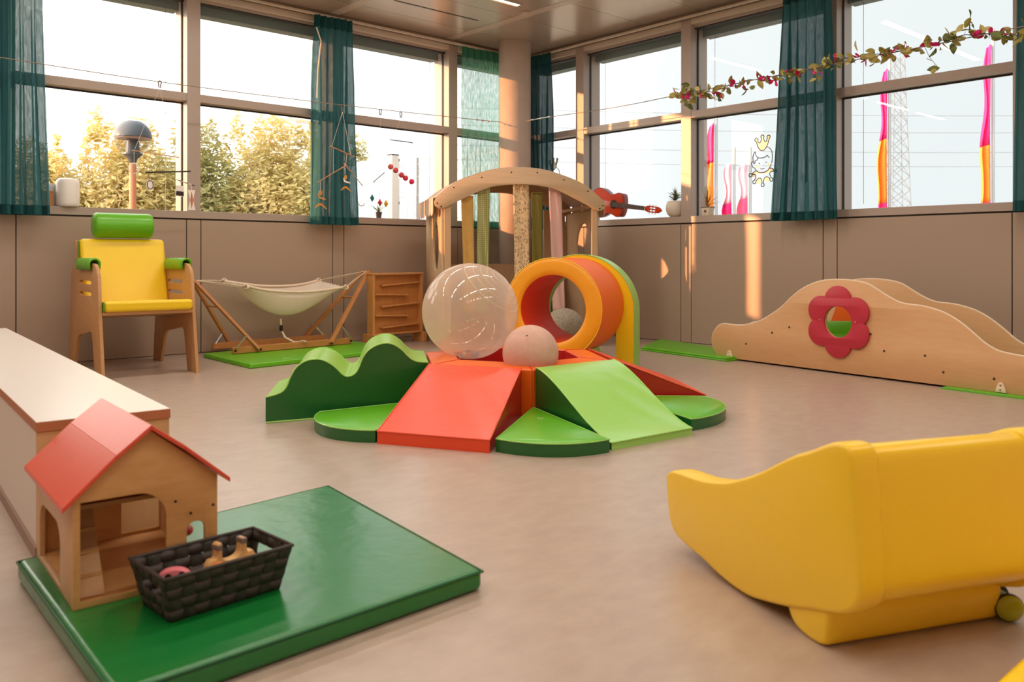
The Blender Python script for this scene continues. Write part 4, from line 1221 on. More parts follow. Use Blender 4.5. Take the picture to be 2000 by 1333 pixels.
for x, z in ((.205, .19), (.238, .158), (.288, .168)):
    lathe('screw', [(.001, .0012), (.0028, .0012), (.0034, 0)], m_dkmetal, th, 8, loc=(x, -.0012, z), axis='Y')
# red toy inside the little door
tr_ = thing('toy_block', 'small red toy with green and white stripes inside the toy house', 'toy', (-5.602, -4.86, .0635))
box('stem', -.008, .008, -.008, .008, .0165, .07, M('toy_red', (206, 44, 34), .4), tr_, bevel=.002)
lathe('ring', [(.014 + .011 * math.cos(a), .078 + .011 * math.sin(a)) for a in [2 * PI * i / 12 for i in range(13)]], M('toy_red', (206, 44, 34), .4), tr_, 24, caps=False)
box('foot', -.02, .02, -.018, .018, 0, .016, M('toy_red'), tr_, bevel=.003)
box('stripe', -.021, -.008, -.019, .019, .0165, .022, M('toy_green', (90, 150, 50), .4), tr_, bevel=.001)
box('stripe', .006, .014, -.019, .019, .0165, .022, m_white, tr_, bevel=.001)

# woven basket
bkx = thing('woven_basket', 'small dark woven basket holding wooden toys on the green mat', 'basket', (-5.612, -5.062, .0505), math.radians(4))
m_str = M('charcoal_strap', (62, 52, 46), .65, bump=(160, .3, .002))
m_str2 = M('charcoal_strap_cross', (54, 50, 42), .65, bump=(160, .3, .002))
BH = .095
def side_pt(sx, sy, u, f):     # corner-based point on a side; u along, f height
    pass
B0, B1, D0, D1 = .122, .142, .066, .086        # half length / depth at base and rim
def wallp(side, u, f, off=0.0):
    l = B0 + (B1 - B0) * f; d = D0 + (D1 - D0) * f
    if side == 0: return Vector((u * l, -d - off, f * BH))
    if side == 1: return Vector((l + off, u * d, f * BH))
    if side == 2: return Vector((-u * l, d + off, f * BH))
    return Vector((-l - off, -u * d, f * BH))
NR = 4
for side in range(4):
    nc = 9 if side % 2 == 0 else 5
    handle = side % 2 == 1
    for r in range(NR):
        if handle and r == 2: continue
        f0, f1 = (r + .04) / NR, (r + .96) / NR
        vs, fs = [], []
        st = nc * 4
        for i in range(st + 1):
            u = -1 + 2 * i / st
            o = .0022 * math.cos(PI * nc * (u + 1) / 2 - PI / 2 + PI * (r % 2)) 
            vs += [wallp(side, u, f0, o), wallp(side, u, f1, o)]
        fs = [(2 * i, 2 * i + 2, 2 * i + 3, 2 * i + 1) for i in range(st)]
        o_ = mesh('horizontal_strap', vs, fs, m_str, bkx, smooth=180)
        o_.modifiers.new('thick', 'SOLIDIFY').thickness = .0016
    for c in range(nc):
        u0, u1 = -1 + 2 * (c + .05) / nc, -1 + 2 * (c + .95) / nc
        segs = [(0.0, 1.0)]
        if handle and 1 <= c <= 3: segs = [(0.0, .5), (.76, 1.0)]
        for fa_, fb_ in segs:
            vs = []
            st = 12
            for i in range(st + 1):
                f = fa_ + (fb_ - fa_) * i / st
                o = -.0022 * math.cos(PI * NR * f - PI / 2 + PI * (c % 2))
                vs += [wallp(side, u0, f, o), wallp(side, u1, f, o)]
            o_ = mesh('vertical_strap', vs, [(2 * i, 2 * i + 1, 2 * i + 3, 2 * i + 2) for i in range(st)], m_str2, bkx, smooth=180)
            o_.modifiers.new('thick', 'SOLIDIFY').thickness = .0016
rimp = [wallp(0, -1, 1), wallp(0, 1, 1), wallp(2, -1, 1), wallp(2, 1, 1)]
rimp = [p + Vector((0, 0, .001)) for p in rimp]
rl = []
for i in range(4):
    for j in range(6): rl.append(rimp[i].lerp(rimp[(i + 1) % 4], j / 6))
tube('rim', rl, .004, m_str, bkx, 8, closed=True)
box('base', -B0, B0, -D0, D0, .001, .004, m_str2, bkx)
bw_ = lambda x, y, z: (-5.612 + x, -5.062 + y, .0505 + z)
m_toyw = wood('toy_maple', (236, 190, 130), (224, 170, 106), grain=(3, 3, 12), scale=6)
m_toyo = M('toy_orange', (240, 128, 60), .45)
t = thing('wooden_animal', 'maple wooden animal lying on its back in the basket', 'toy animal', bw_(.045, .02, .045), math.radians(10))
body = spline([(-.058, .012), (-.05, .03), (-.036, .034), (-.036, .060), (-.024, .062), (-.022, .030), (.0, .022), (.022, .030), (.026, .058), (.036, .058), (.040, .030), (.054, .028), (.060, .012), (.045, -.006), (.0, -.010), (-.04, -.008)], 4, True)
plate('body', [body], .024, m_toyw, t, origin=(0, .012, 0), ux=(1, 0, 0), uy=(0, 0, 1), bevel=.004)
box('saddle_patch', .012, .040, -.0126, .0126, -.004, .020, m_toyo, t)
for x in (-.030, .031): box('hoof', x - .0065, x + .0065, -.0128, .0128, .048, .0605, M('toy_grey', (140, 120, 110), .5), t, bevel=.002)
t = thing('wooden_animal', 'pink wooden animal with black spots at the left end of the basket', 'toy animal', bw_(-.085, -.012, .05), math.radians(-25))
body = spline([(-.03, .0), (-.032, .022), (-.015, .034), (.012, .034), (.03, .022), (.032, .002), (.01, -.006)], 5, True)
plate('body', [body], .026, M('toy_pink', (236, 130, 140), .45), t, origin=(0, .013, 0), ux=(1, 0, 0), uy=(0, 0, 1), bevel=.004)
for x, z in ((-.012, .022), (.014, .024)): lathe('spot', [(.001, .0012), (.006, .0012), (.007, 0)], m_black, t, 12, loc=(x, -.0136, z), axis='Y')
box('belly_band', -.02, .0, -.0138, .0138, -.004, .008, M('toy_yellow', (245, 180, 30), .45), t, bevel=.001)
t = thing('wooden_animal', 'orange and maple wooden animal in the middle of the basket', 'toy animal', bw_(-.012, -.01, .035), math.radians(20))
body = spline([(-.05, .0), (-.04, .014), (-.01, .020), (.02, .034), (.038, .030), (.034, .010), (.02, -.004)], 5, True)
plate('body', [body], .020, m_toyo, t, origin=(0, .01, 0), ux=(1, 0, 0), uy=(0, 0, 1), bevel=.004)
box('head_patch', .012, .034, -.0106, .0106, .012, .028, m_toyw, t, bevel=.001)
t = thing('wooden_animal', 'small maple wooden animal at the right end of the basket', 'toy animal', bw_(.100, .0, .04), math.radians(-40))
body = spline([(-.02, .0), (-.02, .02), (.0, .028), (.022, .018), (.02, .0)], 5, True)
plate('body', [body], .018, m_toyw, t, origin=(0, .009, 0), ux=(1, 0, 0), uy=(0, 0, 1), bevel=.003)
box('back_patch', -.01, .01, -.0096, .0096, .014, .022, m_toyo, t, bevel=.001)

# ================================================================== yellow toddler seat
su = Vector((0.915, -0.404, 0)); sv = Vector((0.404, 0.915, 0)); SQ = Vector((-4.758, -5.978, 0))
m_yel = M('smooth_yellow_plastic', (255, 208, 44), .34, spec=.5)
seat = thing('toddler_seat', 'chunky yellow moulded toddler seat, seen from behind at the right', 'toddler seat', SQ)
sp_ = [(0.612, 0.181), (0.604, 0.198), (0.579, 0.211), (0.541, 0.217), (0.478, 0.221), (0.418, 0.227), (0.34, 0.242), (0.288, 0.258), (0.225, 0.283), (0.166, 0.311), (0.11, 0.342), (0.057, 0.369), (0.008, 0.389), (-0.049, 0.415), (-0.08, 0.423), (-0.104, 0.419), (-0.117, 0.398), (-0.125, 0.331), (-0.133, 0.247), (-0.14, 0.178), (-0.138, 0.143), (-0.123, 0.117), (-0.093, 0.095), (-0.049, 0.08), (0.008, 0.064), (0.083, 0.04), (0.166, 0.02), (0.225, 0.009), (0.288, 0.008), (0.354, 0.014), (0.425, 0.026), (0.501, 0.034), (0.558, 0.045), (0.587, 0.066), (0.604, 0.115)]
sp_ = spline(sp_, 3, True)
SWD = .50
def rounded_slab(name, outline, d0, d1, r, mat, par, zc=None):
    """outline in (sv, z), extruded along su from d0 to d1 with rounded rims"""
    n = len(outline)
    c = Vector((sum(p[0] for p in outline) / n, sum(p[1] for p in outline) / n))
    loops = []
    for d, k in ((d0, r), (d0 + r * .1, r * .55), (d0 + r * .35, r * .2), (d0 + r, 0), (d1 - r, 0), (d1 - r * .35, r * .2), (d1 - r * .1, r * .55), (d1, r)):
        lp = []
        for i in range(n):
            a = Vector(outline[i - 1]); b = Vector(outline[(i + 1) % n]); tt = (b - a).normalized()
            nn = Vector((-tt.y, tt.x))
            p = Vector(outline[i])
            if nn.dot(c - p) < 0: nn = -nn
            p = p + nn * k
            lp.append(su * d + sv * p.x + Vector((0, 0, p.y)))
        loops.append(lp)
    vs = [p for l in loops for p in l]
    fs = [(j * n + i, j * n + (i + 1) % n, (j + 1) * n + (i + 1) % n, (j + 1) * n + i) for j in range(len(loops) - 1) for i in range(n)]
    fs += [tuple(range(n - 1, -1, -1)), tuple(range((len(loops) - 1) * n, len(loops) * n))]
    return mesh(name, vs, fs, mat, par, smooth=55)
rounded_slab('side_wall', sp_, 0.0, .065, .011, m_yel, seat)
rounded_slab('side_wall', sp_, SWD - .065, SWD, .011, m_yel, seat)
backp = [(-.08, .416), (-.105, .408), (-.115, .39), (-.122, .331), (-.13, .247), (-.136, .178), (-.134, .148), (-.118, .124), (-.08, .105), (-.03, .10), (-.02, .14), (-.01, .25), (-.005, .35), (-.03, .395)]
rounded_slab('backrest', spline(backp, 3, True), .060, SWD - .060, .004, m_yel, seat)
seatp = [(-.03, .088), (.08, .045), (.22, .016), (.36, .018), (.50, .038), (.56, .052), (.585, .09), (.575, .135), (.45, .14), (.25, .135), (.05, .14), (-.02, .15)]
rounded_slab('seat_base', spline(seatp, 3, True), .060, SWD - .060, .004, m_yel, seat)
footp = [(.091, .05), (.080, .02), (.055, .005), (.015, .0), (-.02, .004), (-.032, .02), (-.034, .09), (.05, .07)]
rounded_slab('foot', spline(footp, 3, True), .008, SWD - .045, .010, m_yel, seat)
# little wheel toy beyond
t = thing('toy_roller', 'small yellow-green toy roller on the floor right of the seat', 'toy', (-4.330, -6.192, 0), math.radians(-48))
m_lg = M('olive_lime_plastic', (176, 176, 34), .3)
for y in (-.028, .05):
    sgn = -1 if y < 0 else 1
    lathe('wheel', [(.001, sgn * .010), (.018, sgn * .008), (.026, sgn * .003), (.028, 0.0)], m_lg, t, 28, axis='Y', loc=(0, y, .030))
    lathe('tyre', [(.027, sgn * .001), (.030, -sgn * .002), (.030, -sgn * .008), (.001, -sgn * .010)], m_black, t, 28, axis='Y', loc=(0, y, .030))
lathe('axle_body', [(.018, -.02), (.022, .01), (.018, .042)], M('moss_plastic', (120, 130, 40), .4), t, 20, axis='Y', loc=(0, 0, .030))
t = thing('foam_cushion', 'flat yellow foam cushion cut by the lower right corner', 'cushion', (-4.50, -6.66, 0))
box('cover', -.50, .45, -.30, .308, 0, .10, v_yellow, t, bevel=.012, seg=3)
tube('piping', [(-.495, -.295, .094), (.445, -.295, .094), (.445, .303, .094), (-.495, .303, .094)], .003, v_amber, t, 6, closed=True)

# ================================================================== curtains
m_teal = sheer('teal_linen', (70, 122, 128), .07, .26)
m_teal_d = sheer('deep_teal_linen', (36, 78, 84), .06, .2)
m_sunlit = sheer('sunlit_green_voile', (112, 178, 150), .42, .65)  # sunlit lighter green put into the cloth and hem colours
m_hem = sheer('teal_hem', (46, 92, 94), .01, .15)
def curtain(label, left, d, t0, t1, b0, b1, zt, zb, folds, mat, amp=.035, seed=1, tape=True, hem=m_hem):
    """left: hangs along X at y=d; else along Y at x=d. t0..t1 top ends, b0..b1 bottom ends"""
    rnd = random.Random(seed)
    cx = (b0 + b1) / 2
    t = thing('curtain', label, 'curtain', (cx, d, zb) if left else (d, cx, zb), 0, 'curtains at the windows')
    ph = [rnd.uniform(-.5, .5) for _ in range(folds + 3)]
    am = [rnd.uniform(.55, 1.25) for _ in range(folds + 3)]
    n, k = 30, folds * 10
    def pt(f, s, off=0.0):
        z = (zt - zb) * (1 - f)
        a = (t0 + (t1 - t0) * s) * (1 - f) + (b0 + (b1 - b0) * s) * f - cx
        i = s * folds; j = int(i); w_ = i - j
        p = ph[j] * (1 - w_) + ph[j + 1] * w_
        m_ = am[j] * (1 - w_) + am[j + 1] * w_
        A = amp * m_ * (0.45 + 0.55 * min(1, f * 3)) 
        o = A * math.sin(2 * PI * (i + .22 * p * f * 2)) + .012 * math.sin(f * 5 + i)
        a += A * .45 * math.sin(4 * PI * i + p) * (.4 + .6 * f)
        return (a, o - off, z) if left else (o - off, a, z)
    def sheet(nm, f0, f1, mt, nn, off=0.0):
        vs, fs = [], []
        for i in range(nn + 1):
            for j in range(k + 1): vs.append(pt(f0 + (f1 - f0) * i / nn, j / k, off))
        for i in range(nn):
            for j in range(k):
                q = i * (k + 1) + j
                fs.append((q, q + 1, q + k + 2, q + k + 1))
        return mesh(nm, vs, fs, mt, t, smooth=180)
    sheet('fabric', .0, 1.0, mat, n)
    if tape:
        sheet('heading_tape', -.002, .055, hem, 4, .004)
    sheet('hem', .965, 1.002, hem, 2, .003)
    return t
curtain('teal curtain at the left edge beside the white speaker', True, -.12, -5.22, -4.815, -5.25, -4.765, 2.93, 1.085, 6, m_teal, .05, 3)
mc = curtain('teal curtain in the middle of the left window wall, behind the mobile', True, -.12, -2.66, -2.28, -2.69, -2.235, 2.925, 1.075, 6, m_teal, .055, 5)
tube('tie_cord', [(.09 - .3, -.06, 1.72), (-.17, -.07, 1.60), (-.2, -.07, 1.35), (-.21, -.07, 1.1)], .006, m_rope, mc, 6)
curtain('pale sunlit green voile curtain left of the round column', True, -.10, -.985, -.40, -1.0, -.40, 2.925, 1.09, 7, m_sunlit, .022, 8, hem=sheer('sunlit_hem', (70, 130, 108), .05, .5))
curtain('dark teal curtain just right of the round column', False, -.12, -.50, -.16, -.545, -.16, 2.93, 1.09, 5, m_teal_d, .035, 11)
curtain('teal curtain in the middle of the right window wall, beside the sticker', False, -.12, -3.60, -3.20, -3.655, -3.105, 2.925, 1.080, 6, m_teal, .06, 13)
curtain('teal curtain cut by the right edge of the picture', False, -.12, -5.35, -4.90, -5.45, -4.875, 2.925, 1.09, 6, m_teal, .035, 17)
tag(struct(box('trim_6', XW, -.06, -.105, -.080, 2.93, 2.947, m_headlight)), 'cream curtain rail along the left windows')
tag(struct(box('trim_7', -.105, -.080, YW, -.11, 2.93, 2.947, m_headlight)), 'cream curtain rail along the right windows')

# ================================================================== things on the sills
t = thing('cordless_speaker', 'white rounded cylinder speaker on the left sill beside the curtain', 'speaker', (-4.607, .035, SILL1))
R_ = .080
lathe('body', [(.001, 0), (.07, 0), (R_ - .003, .008), (R_, .03), (R_, .175), (R_ - .006, .195), (.06, .208), (.03, .213), (.001, .214)], M('soft_white_plastic', (244, 236, 230), .35, spec=.4), t, 36)
lathe('base_ring', [(.068, -.001), (.074, .004), (.068, .006)], m_cside, t, 30, caps=False)
t = thing('wooden_box', 'small orange brown box on the left sill beside the speaker', 'box', (-4.735, .06, SILL1))
box('body', -.05, .032, -.02, .02, 0, .10, M('orange_card', (206, 134, 80), .6), t, bevel=.002)
box('lid', -.052, .034, -.022, .022, .1005, .112, M('orange_card'), t, bevel=.002)
t = thing('paper_card', 'pale card standing on the sill between box and speaker', 'card', (-4.70, .085, SILL1))
mesh('sheet', boxv(-.03, .045, -.001, .001, 0, .17), BOXF, M('pale_card', (214, 218, 222), .6), t)

def blade(name, base, tip, wd, mat, par, bend=.25, n=6):
    base = Vector(base); tip = Vector(tip); d = tip - base
    s = d.cross(Vector((0, 0, 1)))
    s = s.normalized() if s.length > 1e-5 else Vector((1, 0, 0))
    out_ = Vector((d.x, d.y, 0))
    vs = []
    for i in range(n + 1):
        f = i / n
        p = base + d * f + Vector((0, 0, 1)) * (bend * d.length * math.sin(PI * f) * .5)
        w2 = wd * math.sin(PI * (.12 + .88 * f) ** .8) * (1 - f * .6) + .0004
        vs += [p - s * w2, p + s * w2 + Vector((0, 0, 0)), p + Vector((0, 0, -wd * .5))]
    fs = []
    for i in range(n):
        a = 3 * i
        fs += [(a, a + 1, a + 4, a + 3), (a + 1, a + 2, a + 5, a + 4), (a + 2, a, a + 3, a + 5)]
    return mesh(name, vs, fs, mat, par, smooth=60)
# plant on the left sill
t = thing('potted_plant', 'small bromeliad in a dark pot on the left sill by the fence view', 'plant', (-1.885, .045, SILL1))
lathe('pot', [(.024, 0), (.030, .055), (.031, .06), (.026, .06), (.024, .05)], M('dark_glaze_pot', (92, 78, 72), .4), t, 20)
rnd = random.Random(4)
m_lg1 = M('leaf_olive', (110, 130, 60), .5); m_ly = M('leaf_gold', (214, 170, 50), .5)
for i in range(22):
    a = rnd.uniform(0, 2 * PI); l = rnd.uniform(.06, .14); e_ = rnd.uniform(.4, 1.4)
    blade('leaf', (0, 0, .05), (l * math.cos(a) * math.cos(e_) * 1.2, l * math.sin(a) * math.cos(e_) * .5, .05 + l * math.sin(e_)), .005, m_ly if l < .09 else m_lg1, t)
# guitar on the right sill
GO = Vector((.012, -1.10, 1.163))
gt = thing('acoustic_guitar', 'small orange-red acoustic guitar lying on the right sill', 'guitar', (.03, -1.15, SILL1))
def gp(u, v_, d=0.0):      # u along the neck (towards -Y), v up; slanted
    a = math.radians(-8.2)
    return Vector((d, -(u * math.cos(a) - v_ * math.sin(a) * -1 * 0) , 0)) 
ga = math.radians(-8.2)
gux = Vector((0, -math.cos(ga), math.sin(ga))); guy = Vector((0, math.sin(ga) * 1.0, math.cos(ga)))
gor = Vector((0.0, -.035, .162))
half = [(-.215, .0), (-.212, .05), (-.195, .10), (-.15, .138), (-.09, .148), (-.03, .125), (.02, .098), (.06, .093), (.10, .105), (.145, .118), (.185, .108), (.205, .07), (.212, .03), (.213, 0)]
outl = spline(half + [(x, -z) for x, z in reversed(half[1:-1])], 4, True)
m_gtop = M('glossy_orange_red_lacquer', (202, 50, 6), .4, coat=.0, spec=.3, var=(3, (216, 68, 12), .3))
m_grim = M('red_brown_lacquer', (140, 34, 16), .3, coat=.25)
plate('body', [outl], .075, m_grim, gt, origin=gor + Vector((.038, 0, 0)), ux=gux, uy=guy, bevel=.002)
plate('top_board', [[(x * .992, z * .985) for x, z in outl]], .004, m_gtop, gt, origin=gor + Vector((-.037, 0, 0)), ux=gux, uy=guy)
def gpt(u, v_, d): return gor + gux * u + guy * v_ + Vector((d, 0, 0))
tube('binding', [gpt(x, z, -.039) for x, z in outl], .0022, m_black, gt, 5, closed=True)
ring_ = [(.095 + .047 * math.cos(2 * PI * i / 36), .047 * math.sin(2 * PI * i / 36)) for i in range(36)]
plate('rosette', [ring_], .002, M('dark_rosette', (90, 34, 20), .4), gt, origin=gor + Vector((-.0412, 0, 0)), ux=gux, uy=guy)
ring_ = [(.095 + .036 * math.cos(2 * PI * i / 36), .036 * math.sin(2 * PI * i / 36)) for i in range(36)]
plate('sound_hole', [ring_], .002, M('hole_black', (24, 14, 12), .9), gt, origin=gor + Vector((-.0434, 0, 0)), ux=gux, uy=guy)
m_fb = M('rosewood', (84, 66, 58), .5)
fbp = [(.085, -.026), (.50, -.020), (.50, .020), (.085, .026)]
fbd = plate('fretboard', [fbp], .012, m_fb, gt, origin=gor + Vector((-.046, 0, 0)), ux=gux, uy=guy)
plate('neck', [[(.20, -.021), (.51, -.017), (.51, .017), (.20, .021)]], .022, m_grim, gt, origin=gor + Vector((-.030, 0, 0)), ux=gux, uy=guy, bevel=.003)
for i in range(14):
    u = .50 - .40 * (1 - .5 ** (i / 7.5)) / (1 - .5 ** (14 / 7.5)) - .001
    bar('fret', gpt(u, -.022, -.059), gpt(u, .022, -.059), .0016, .001, m_chrome, fbd)
bar('nut', gpt(.503, -.021, -.058), gpt(.503, .021, -.058), .005, .006, m_edge, gt)
hd = [(.506, -.020), (.535, -.032), (.655, -.030), (.68, -.018), (.70, 0), (.68, .018), (.655, .030), (.535, .032), (.506, .020)]
s1 = [(.54, .007), (.635, .007), (.635, .019), (.54, .019)]; s2 = [(x, -z) for x, z in s1]
plate('headstock', [hd, s1, s2], .016, m_gtop, gt, origin=gor + Vector((-.036, 0, 0)), ux=gux, uy=guy, bevel=.002)
for i in range(3):
    u = .552 + i * .036
    bar('roller', gpt(u, -.03, -.044), gpt(u, .03, -.044), .006, .006, m_grim, gt)
    for s in (-1, 1):
        q = gpt(u, s * .040, -.046)
        sphere('tuning_peg', .006, m_white, gt, q, 10, 6)
        tube('peg_shaft', [gpt(u, s * .03, -.046), q], .0018, m_chrome, gt, 6)
for i in range(6):
    v0 = -.017 + i * .0068
    tube('string', [gpt(-.09, v0 * 1.3, -.052), gpt(.503, v0, -.0625)], .0006, m_chrome, gt, 4)
plate('bridge', [[(-.10, -.05), (-.08, -.05), (-.08, .05), (-.10, .05)]], .009, m_fb, gt, origin=gor + Vector((-.041, 0, 0)), ux=gux, uy=guy, bevel=.001)
# round pot succulent
t = thing('potted_plant', 'spiky succulent in a round white pot on the right sill', 'plant', (.045, -1.985, SILL1))
lathe('pot', [(.001, 0), (.045, 0), (.072, .025), (.088, .07), (.086, .11), (.072, .145), (.066, .150), (.062, .145), (.07, .11)], M('cream_ceramic', (226, 212, 198), .4), t, 36)
lathe('soil', [(.001, .135), (.066, .135)], m_bark, t, 20)
m_suc = M('succulent_green', (88, 104, 62), .5, var=(20, (120, 128, 80), .3))
rnd = random.Random(9)
for i in range(70):
    a = rnd.uniform(0, 2 * PI); e_ = rnd.uniform(.15, 1.5); l = rnd.uniform(.06, .10)
    hh = rnd.uniform(.14, .20)
    blade('leaf', (0, 0, hh), (l * math.cos(a) * math.cos(e_), l * math.sin(a) * math.cos(e_) * .9, hh + l * math.sin(e_)), .0065, m_suc, t, .1)
# square pot with grassy plant
t = thing('potted_plant', 'reddish grassy plant in a small square pot on the right sill', 'plant', (.045, -2.345, SILL1))
m_sp = M('cream_square_pot', (214, 198, 172), .5)
mesh('pot', [(-.035, -.035, 0), (.035, -.035, 0), (.035, .035, 0), (-.035, .035, 0), (-.04, -.045, .078), (.04, -.045, .078), (.04, .045, .078), (-.04, .045, .078)], BOXF, m_sp, t, bevel=.003)
box('pot_band', -.041, .041, -.046, .046, .070, .080, M('brown_pot_rim', (120, 96, 72), .5), t)
lathe('pot_emblem', [(.001, .0), (.010, .001), (.012, .0)], M('plum_print', (110, 50, 80), .6), t, 16, loc=(-.0395, .0, .038), axis='X')
m_g1, m_g2, m_g3 = M('grass_olive', (140, 124, 52), .5), M('grass_red', (176, 74, 50), .5), M('grass_gold', (196, 150, 66), .5)
rnd = random.Random(12)
for i in range(40):
    a = rnd.uniform(0, 2 * PI); e_ = rnd.uniform(.15, 1.45); l = rnd.uniform(.09, .21)
    blade('leaf', (0, 0, .078), (l * math.cos(a) * math.cos(e_) * .35, l * math.sin(a) * math.cos(e_), .078 + l * math.sin(e_)), .004, (m_g1, m_g2, m_g3)[i % 3], t, .25)

# ================================================================== cords, garland, mobiles
cl_ = [(-7.5, -.30, 2.20), (-5.108, -.30, 2.127), (-4.056, -.30, 2.107), (-2.826, -.30, 2.115), (-1.884, -.30, 2.132), (-.83, -.30, 2.160), (-.653, -.32, 2.165)]
t = thing('wall_cord', 'thin cord strung across the left windows to the column', 'cord', (-4.0, -.30, 2.1))
O_ = Vector((-4.0, -.30, 2.1))
tube('cord', [Vector(p) - O_ for p in spline(cl_, 5)], .0035, m_cord, t, 5)
for x in (-.95, -.88, -.80):
    sphere('bead', .010, M('brass_bead', (190, 140, 110), .4, metal=.3), t, Vector((x, -.30, 2.156)) - O_, 10, 8)
cr_ = [(-.49, -.515, 2.165), (-.5, -.776, 2.165), (-.5, -1.716, 2.146), (-.5, -2.513, 2.160), (-.5, -3.865, 2.185), (-.5, -4.942, 2.205), (-.5, -7.0, 2.28)]
t = thing('wall_cord', 'thin cord strung from the column across the right windows', 'cord', (-.5, -3.0, 2.15))
O_ = Vector((-.5, -3.0, 2.15))
tube('cord', [Vector(p) - O_ for p in spline(cr_, 5)], .0035, m_cord, t, 5)
tube('turnbuckle', [Vector((-.497, -.60, 2.166)) - O_, Vector((-.5, -.88, 2.166)) - O_], .005, m_chrome, t, 8)
for y in (-.63, -.75, -.86): lathe('ferrule', [(.009, -.006), (.009, .006)], m_chrome, t, 10, loc=Vector((-.5, y, 2.166)) - O_, axis='Y')

gl_ = thing('flower_garland', 'bougainvillea garland of green leaves and magenta flowers on the right cord', 'garland', (-.5, -3.7, 2.16))
GO_ = Vector((-.5, -3.7, 2.16))
gpath = spline([(-.5, y, z) for y, z in [(-2.406, 2.175), (-2.539, 2.140), (-2.668, 2.142), (-2.793, 2.140), (-3.01, 2.170), (-3.285, 2.175), (-3.543, 2.172), (-3.787, 2.188), (-3.904, 2.208), (-4.091, 2.195), (-4.27, 2.200), (-4.441, 2.193), (-4.669, 2.218), (-4.853, 2.200), (-5.029, 2.168), (-5.2, 2.2)]], 8)
tube('vine', [Vector(p) - GO_ + Vector((0, 0, .006 * math.sin(i * 1.3))) for i, p in enumerate(gpath)], .003, M('vine_brown', (84, 66, 52), .8), gl_, 5)
lp = [(0, 0, 0), (.010, .012, .002), (.013, .026, .004), (.008, .040, .002), (0, .050, -.003), (-.008, .040, .002), (-.013, .026, .004), (-.010, .012, .002), (0, .026, 0)]
leafme = bpy.data.meshes.new('garland_leaf')
leafme.from_pydata(lp, [], [(i, i + 1, 8) for i in range(7)] + [(7, 0, 8)])
leafmes = []
for nm, c in (('gleaf_olive', (176, 164, 84)), ('gleaf_green', (112, 122, 66)), ('gleaf_pale', (208, 196, 126))):
    m_ = leafme.copy(); m_.materials.append(M(nm, c, .6)); leafmes.append(m_)
bract = bpy.data.meshes.new('bract')
bract.from_pydata([(0, 0, 0), (.011, .012, .006), (.009, .026, .012), (0, .034, .012), (-.009, .026, .012), (-.011, .012, .006), (0, .016, .001)], [], [(0, 1, 6), (1, 2, 6), (2, 3, 6), (3, 4, 6), (4, 5, 6), (5, 0, 6)])
bract.materials.append(M('magenta_bract', (214, 24, 106), .55))
rnd = random.Random(21)
def put(me, nm, loc, par):
    o = bpy.data.objects.new(nm, me); link(o, par)
    o.location = loc; o.rotation_euler = (rnd.uniform(0, 6.3), rnd.uniform(0, 6.3), rnd.uniform(0, 6.3))
    s_ = rnd.uniform(1.1, 1.8); o.scale = (s_, s_, s_)
    return o
np_ = len(gpath)
for i in range(210):
    q = Vector(gpath[int(rnd.random() ** .95 * (np_ - 1))]) - GO_
    q += Vector((rnd.gauss(0, .015), rnd.uniform(-.03, .03), rnd.gauss(-.004, .022)))
    put(leafmes[rnd.choice((0, 0, 1, 2))], 'leaf', q, gl_)
fy = [-2.42, -2.50, -2.56, -2.66, -2.80, -2.86, -2.98, -3.06, -3.20, -3.29, -3.34, -3.46, -3.55, -3.66, -3.72, -3.84, -4.02, -4.06, -4.20, -4.25, -4.32, -4.48, -4.56, -4.76, -4.87, -4.92]
for y in fy:
    p = min(gpath, key=lambda g: abs(g[1] - y))
    q = Vector((p[0], y, p[2])) - GO_ + Vector((0, 0, rnd.uniform(-.04, .025)))
    for k_ in range(3): put(bract, 'flower_bract', q + Vector((rnd.uniform(-.006, .006), rnd.uniform(-.012, .012), rnd.uniform(-.008, .008))), gl_)
for a, b in (((-2.52, 2.145), (-2.545, 2.235)), ((-2.52, 2.14), (-2.515, 2.07)), ((-4.78, 2.21), (-4.735, 2.31)), ((-4.46, 2.195), (-4.55, 2.035)), ((-2.80, 2.14), (-2.82, 2.06)), ((-3.68, 2.18), (-3.69, 2.10))):
    A_ = Vector((-.5, *a)) - GO_; B_ = Vector((-.5, *b)) - GO_
    tube('twig', [A_, A_.lerp(B_, .5) + Vector((0, .012, 0)), B_], .0018, M('vine_brown'), gl_, 4)
    for k_ in range(4): put(leafmes[rnd.choice((0, 1, 2))], 'leaf', A_.lerp(B_, .5 + .17 * k_) + Vector((0, rnd.uniform(-.015, .015), 0)), gl_)

def clip(par, x, z, O):
    c = Vector((x, -.30, z)) - O
    tube('clip', [c + Vector((-.008, 0, -.008)), c + Vector((-.013, 0, .012)), c + Vector((0, 0, .020)), c + Vector((.013, 0, .012)), c + Vector((.008, 0, -.008)), c + Vector((0, 0, -.034))][0:5] + [c + Vector((.006, 0, -.032)), c + Vector((-.006, 0, -.032))], .0045, M('bronze_clip', (92, 66, 52), .6), par, 6, closed=True)
def mob(label, x, z):
    return thing('hanging_mobile', label, 'mobile', (x, -.30, z), 0, 'paper and wood mobiles on the left cord')
m_thr = M('white_thread', (226, 220, 214), .8)
m_rodw = wood('mobile_rod', (206, 156, 116), (190, 136, 96), grain=(2, 30, 30))
m_blk = M('mobile_black', (38, 32, 30), .6)
m_wpap = M('mobile_white_paper', (240, 230, 222), .7)
def L3(O, x, z, y=-.30): return Vector((x, y, z)) - O
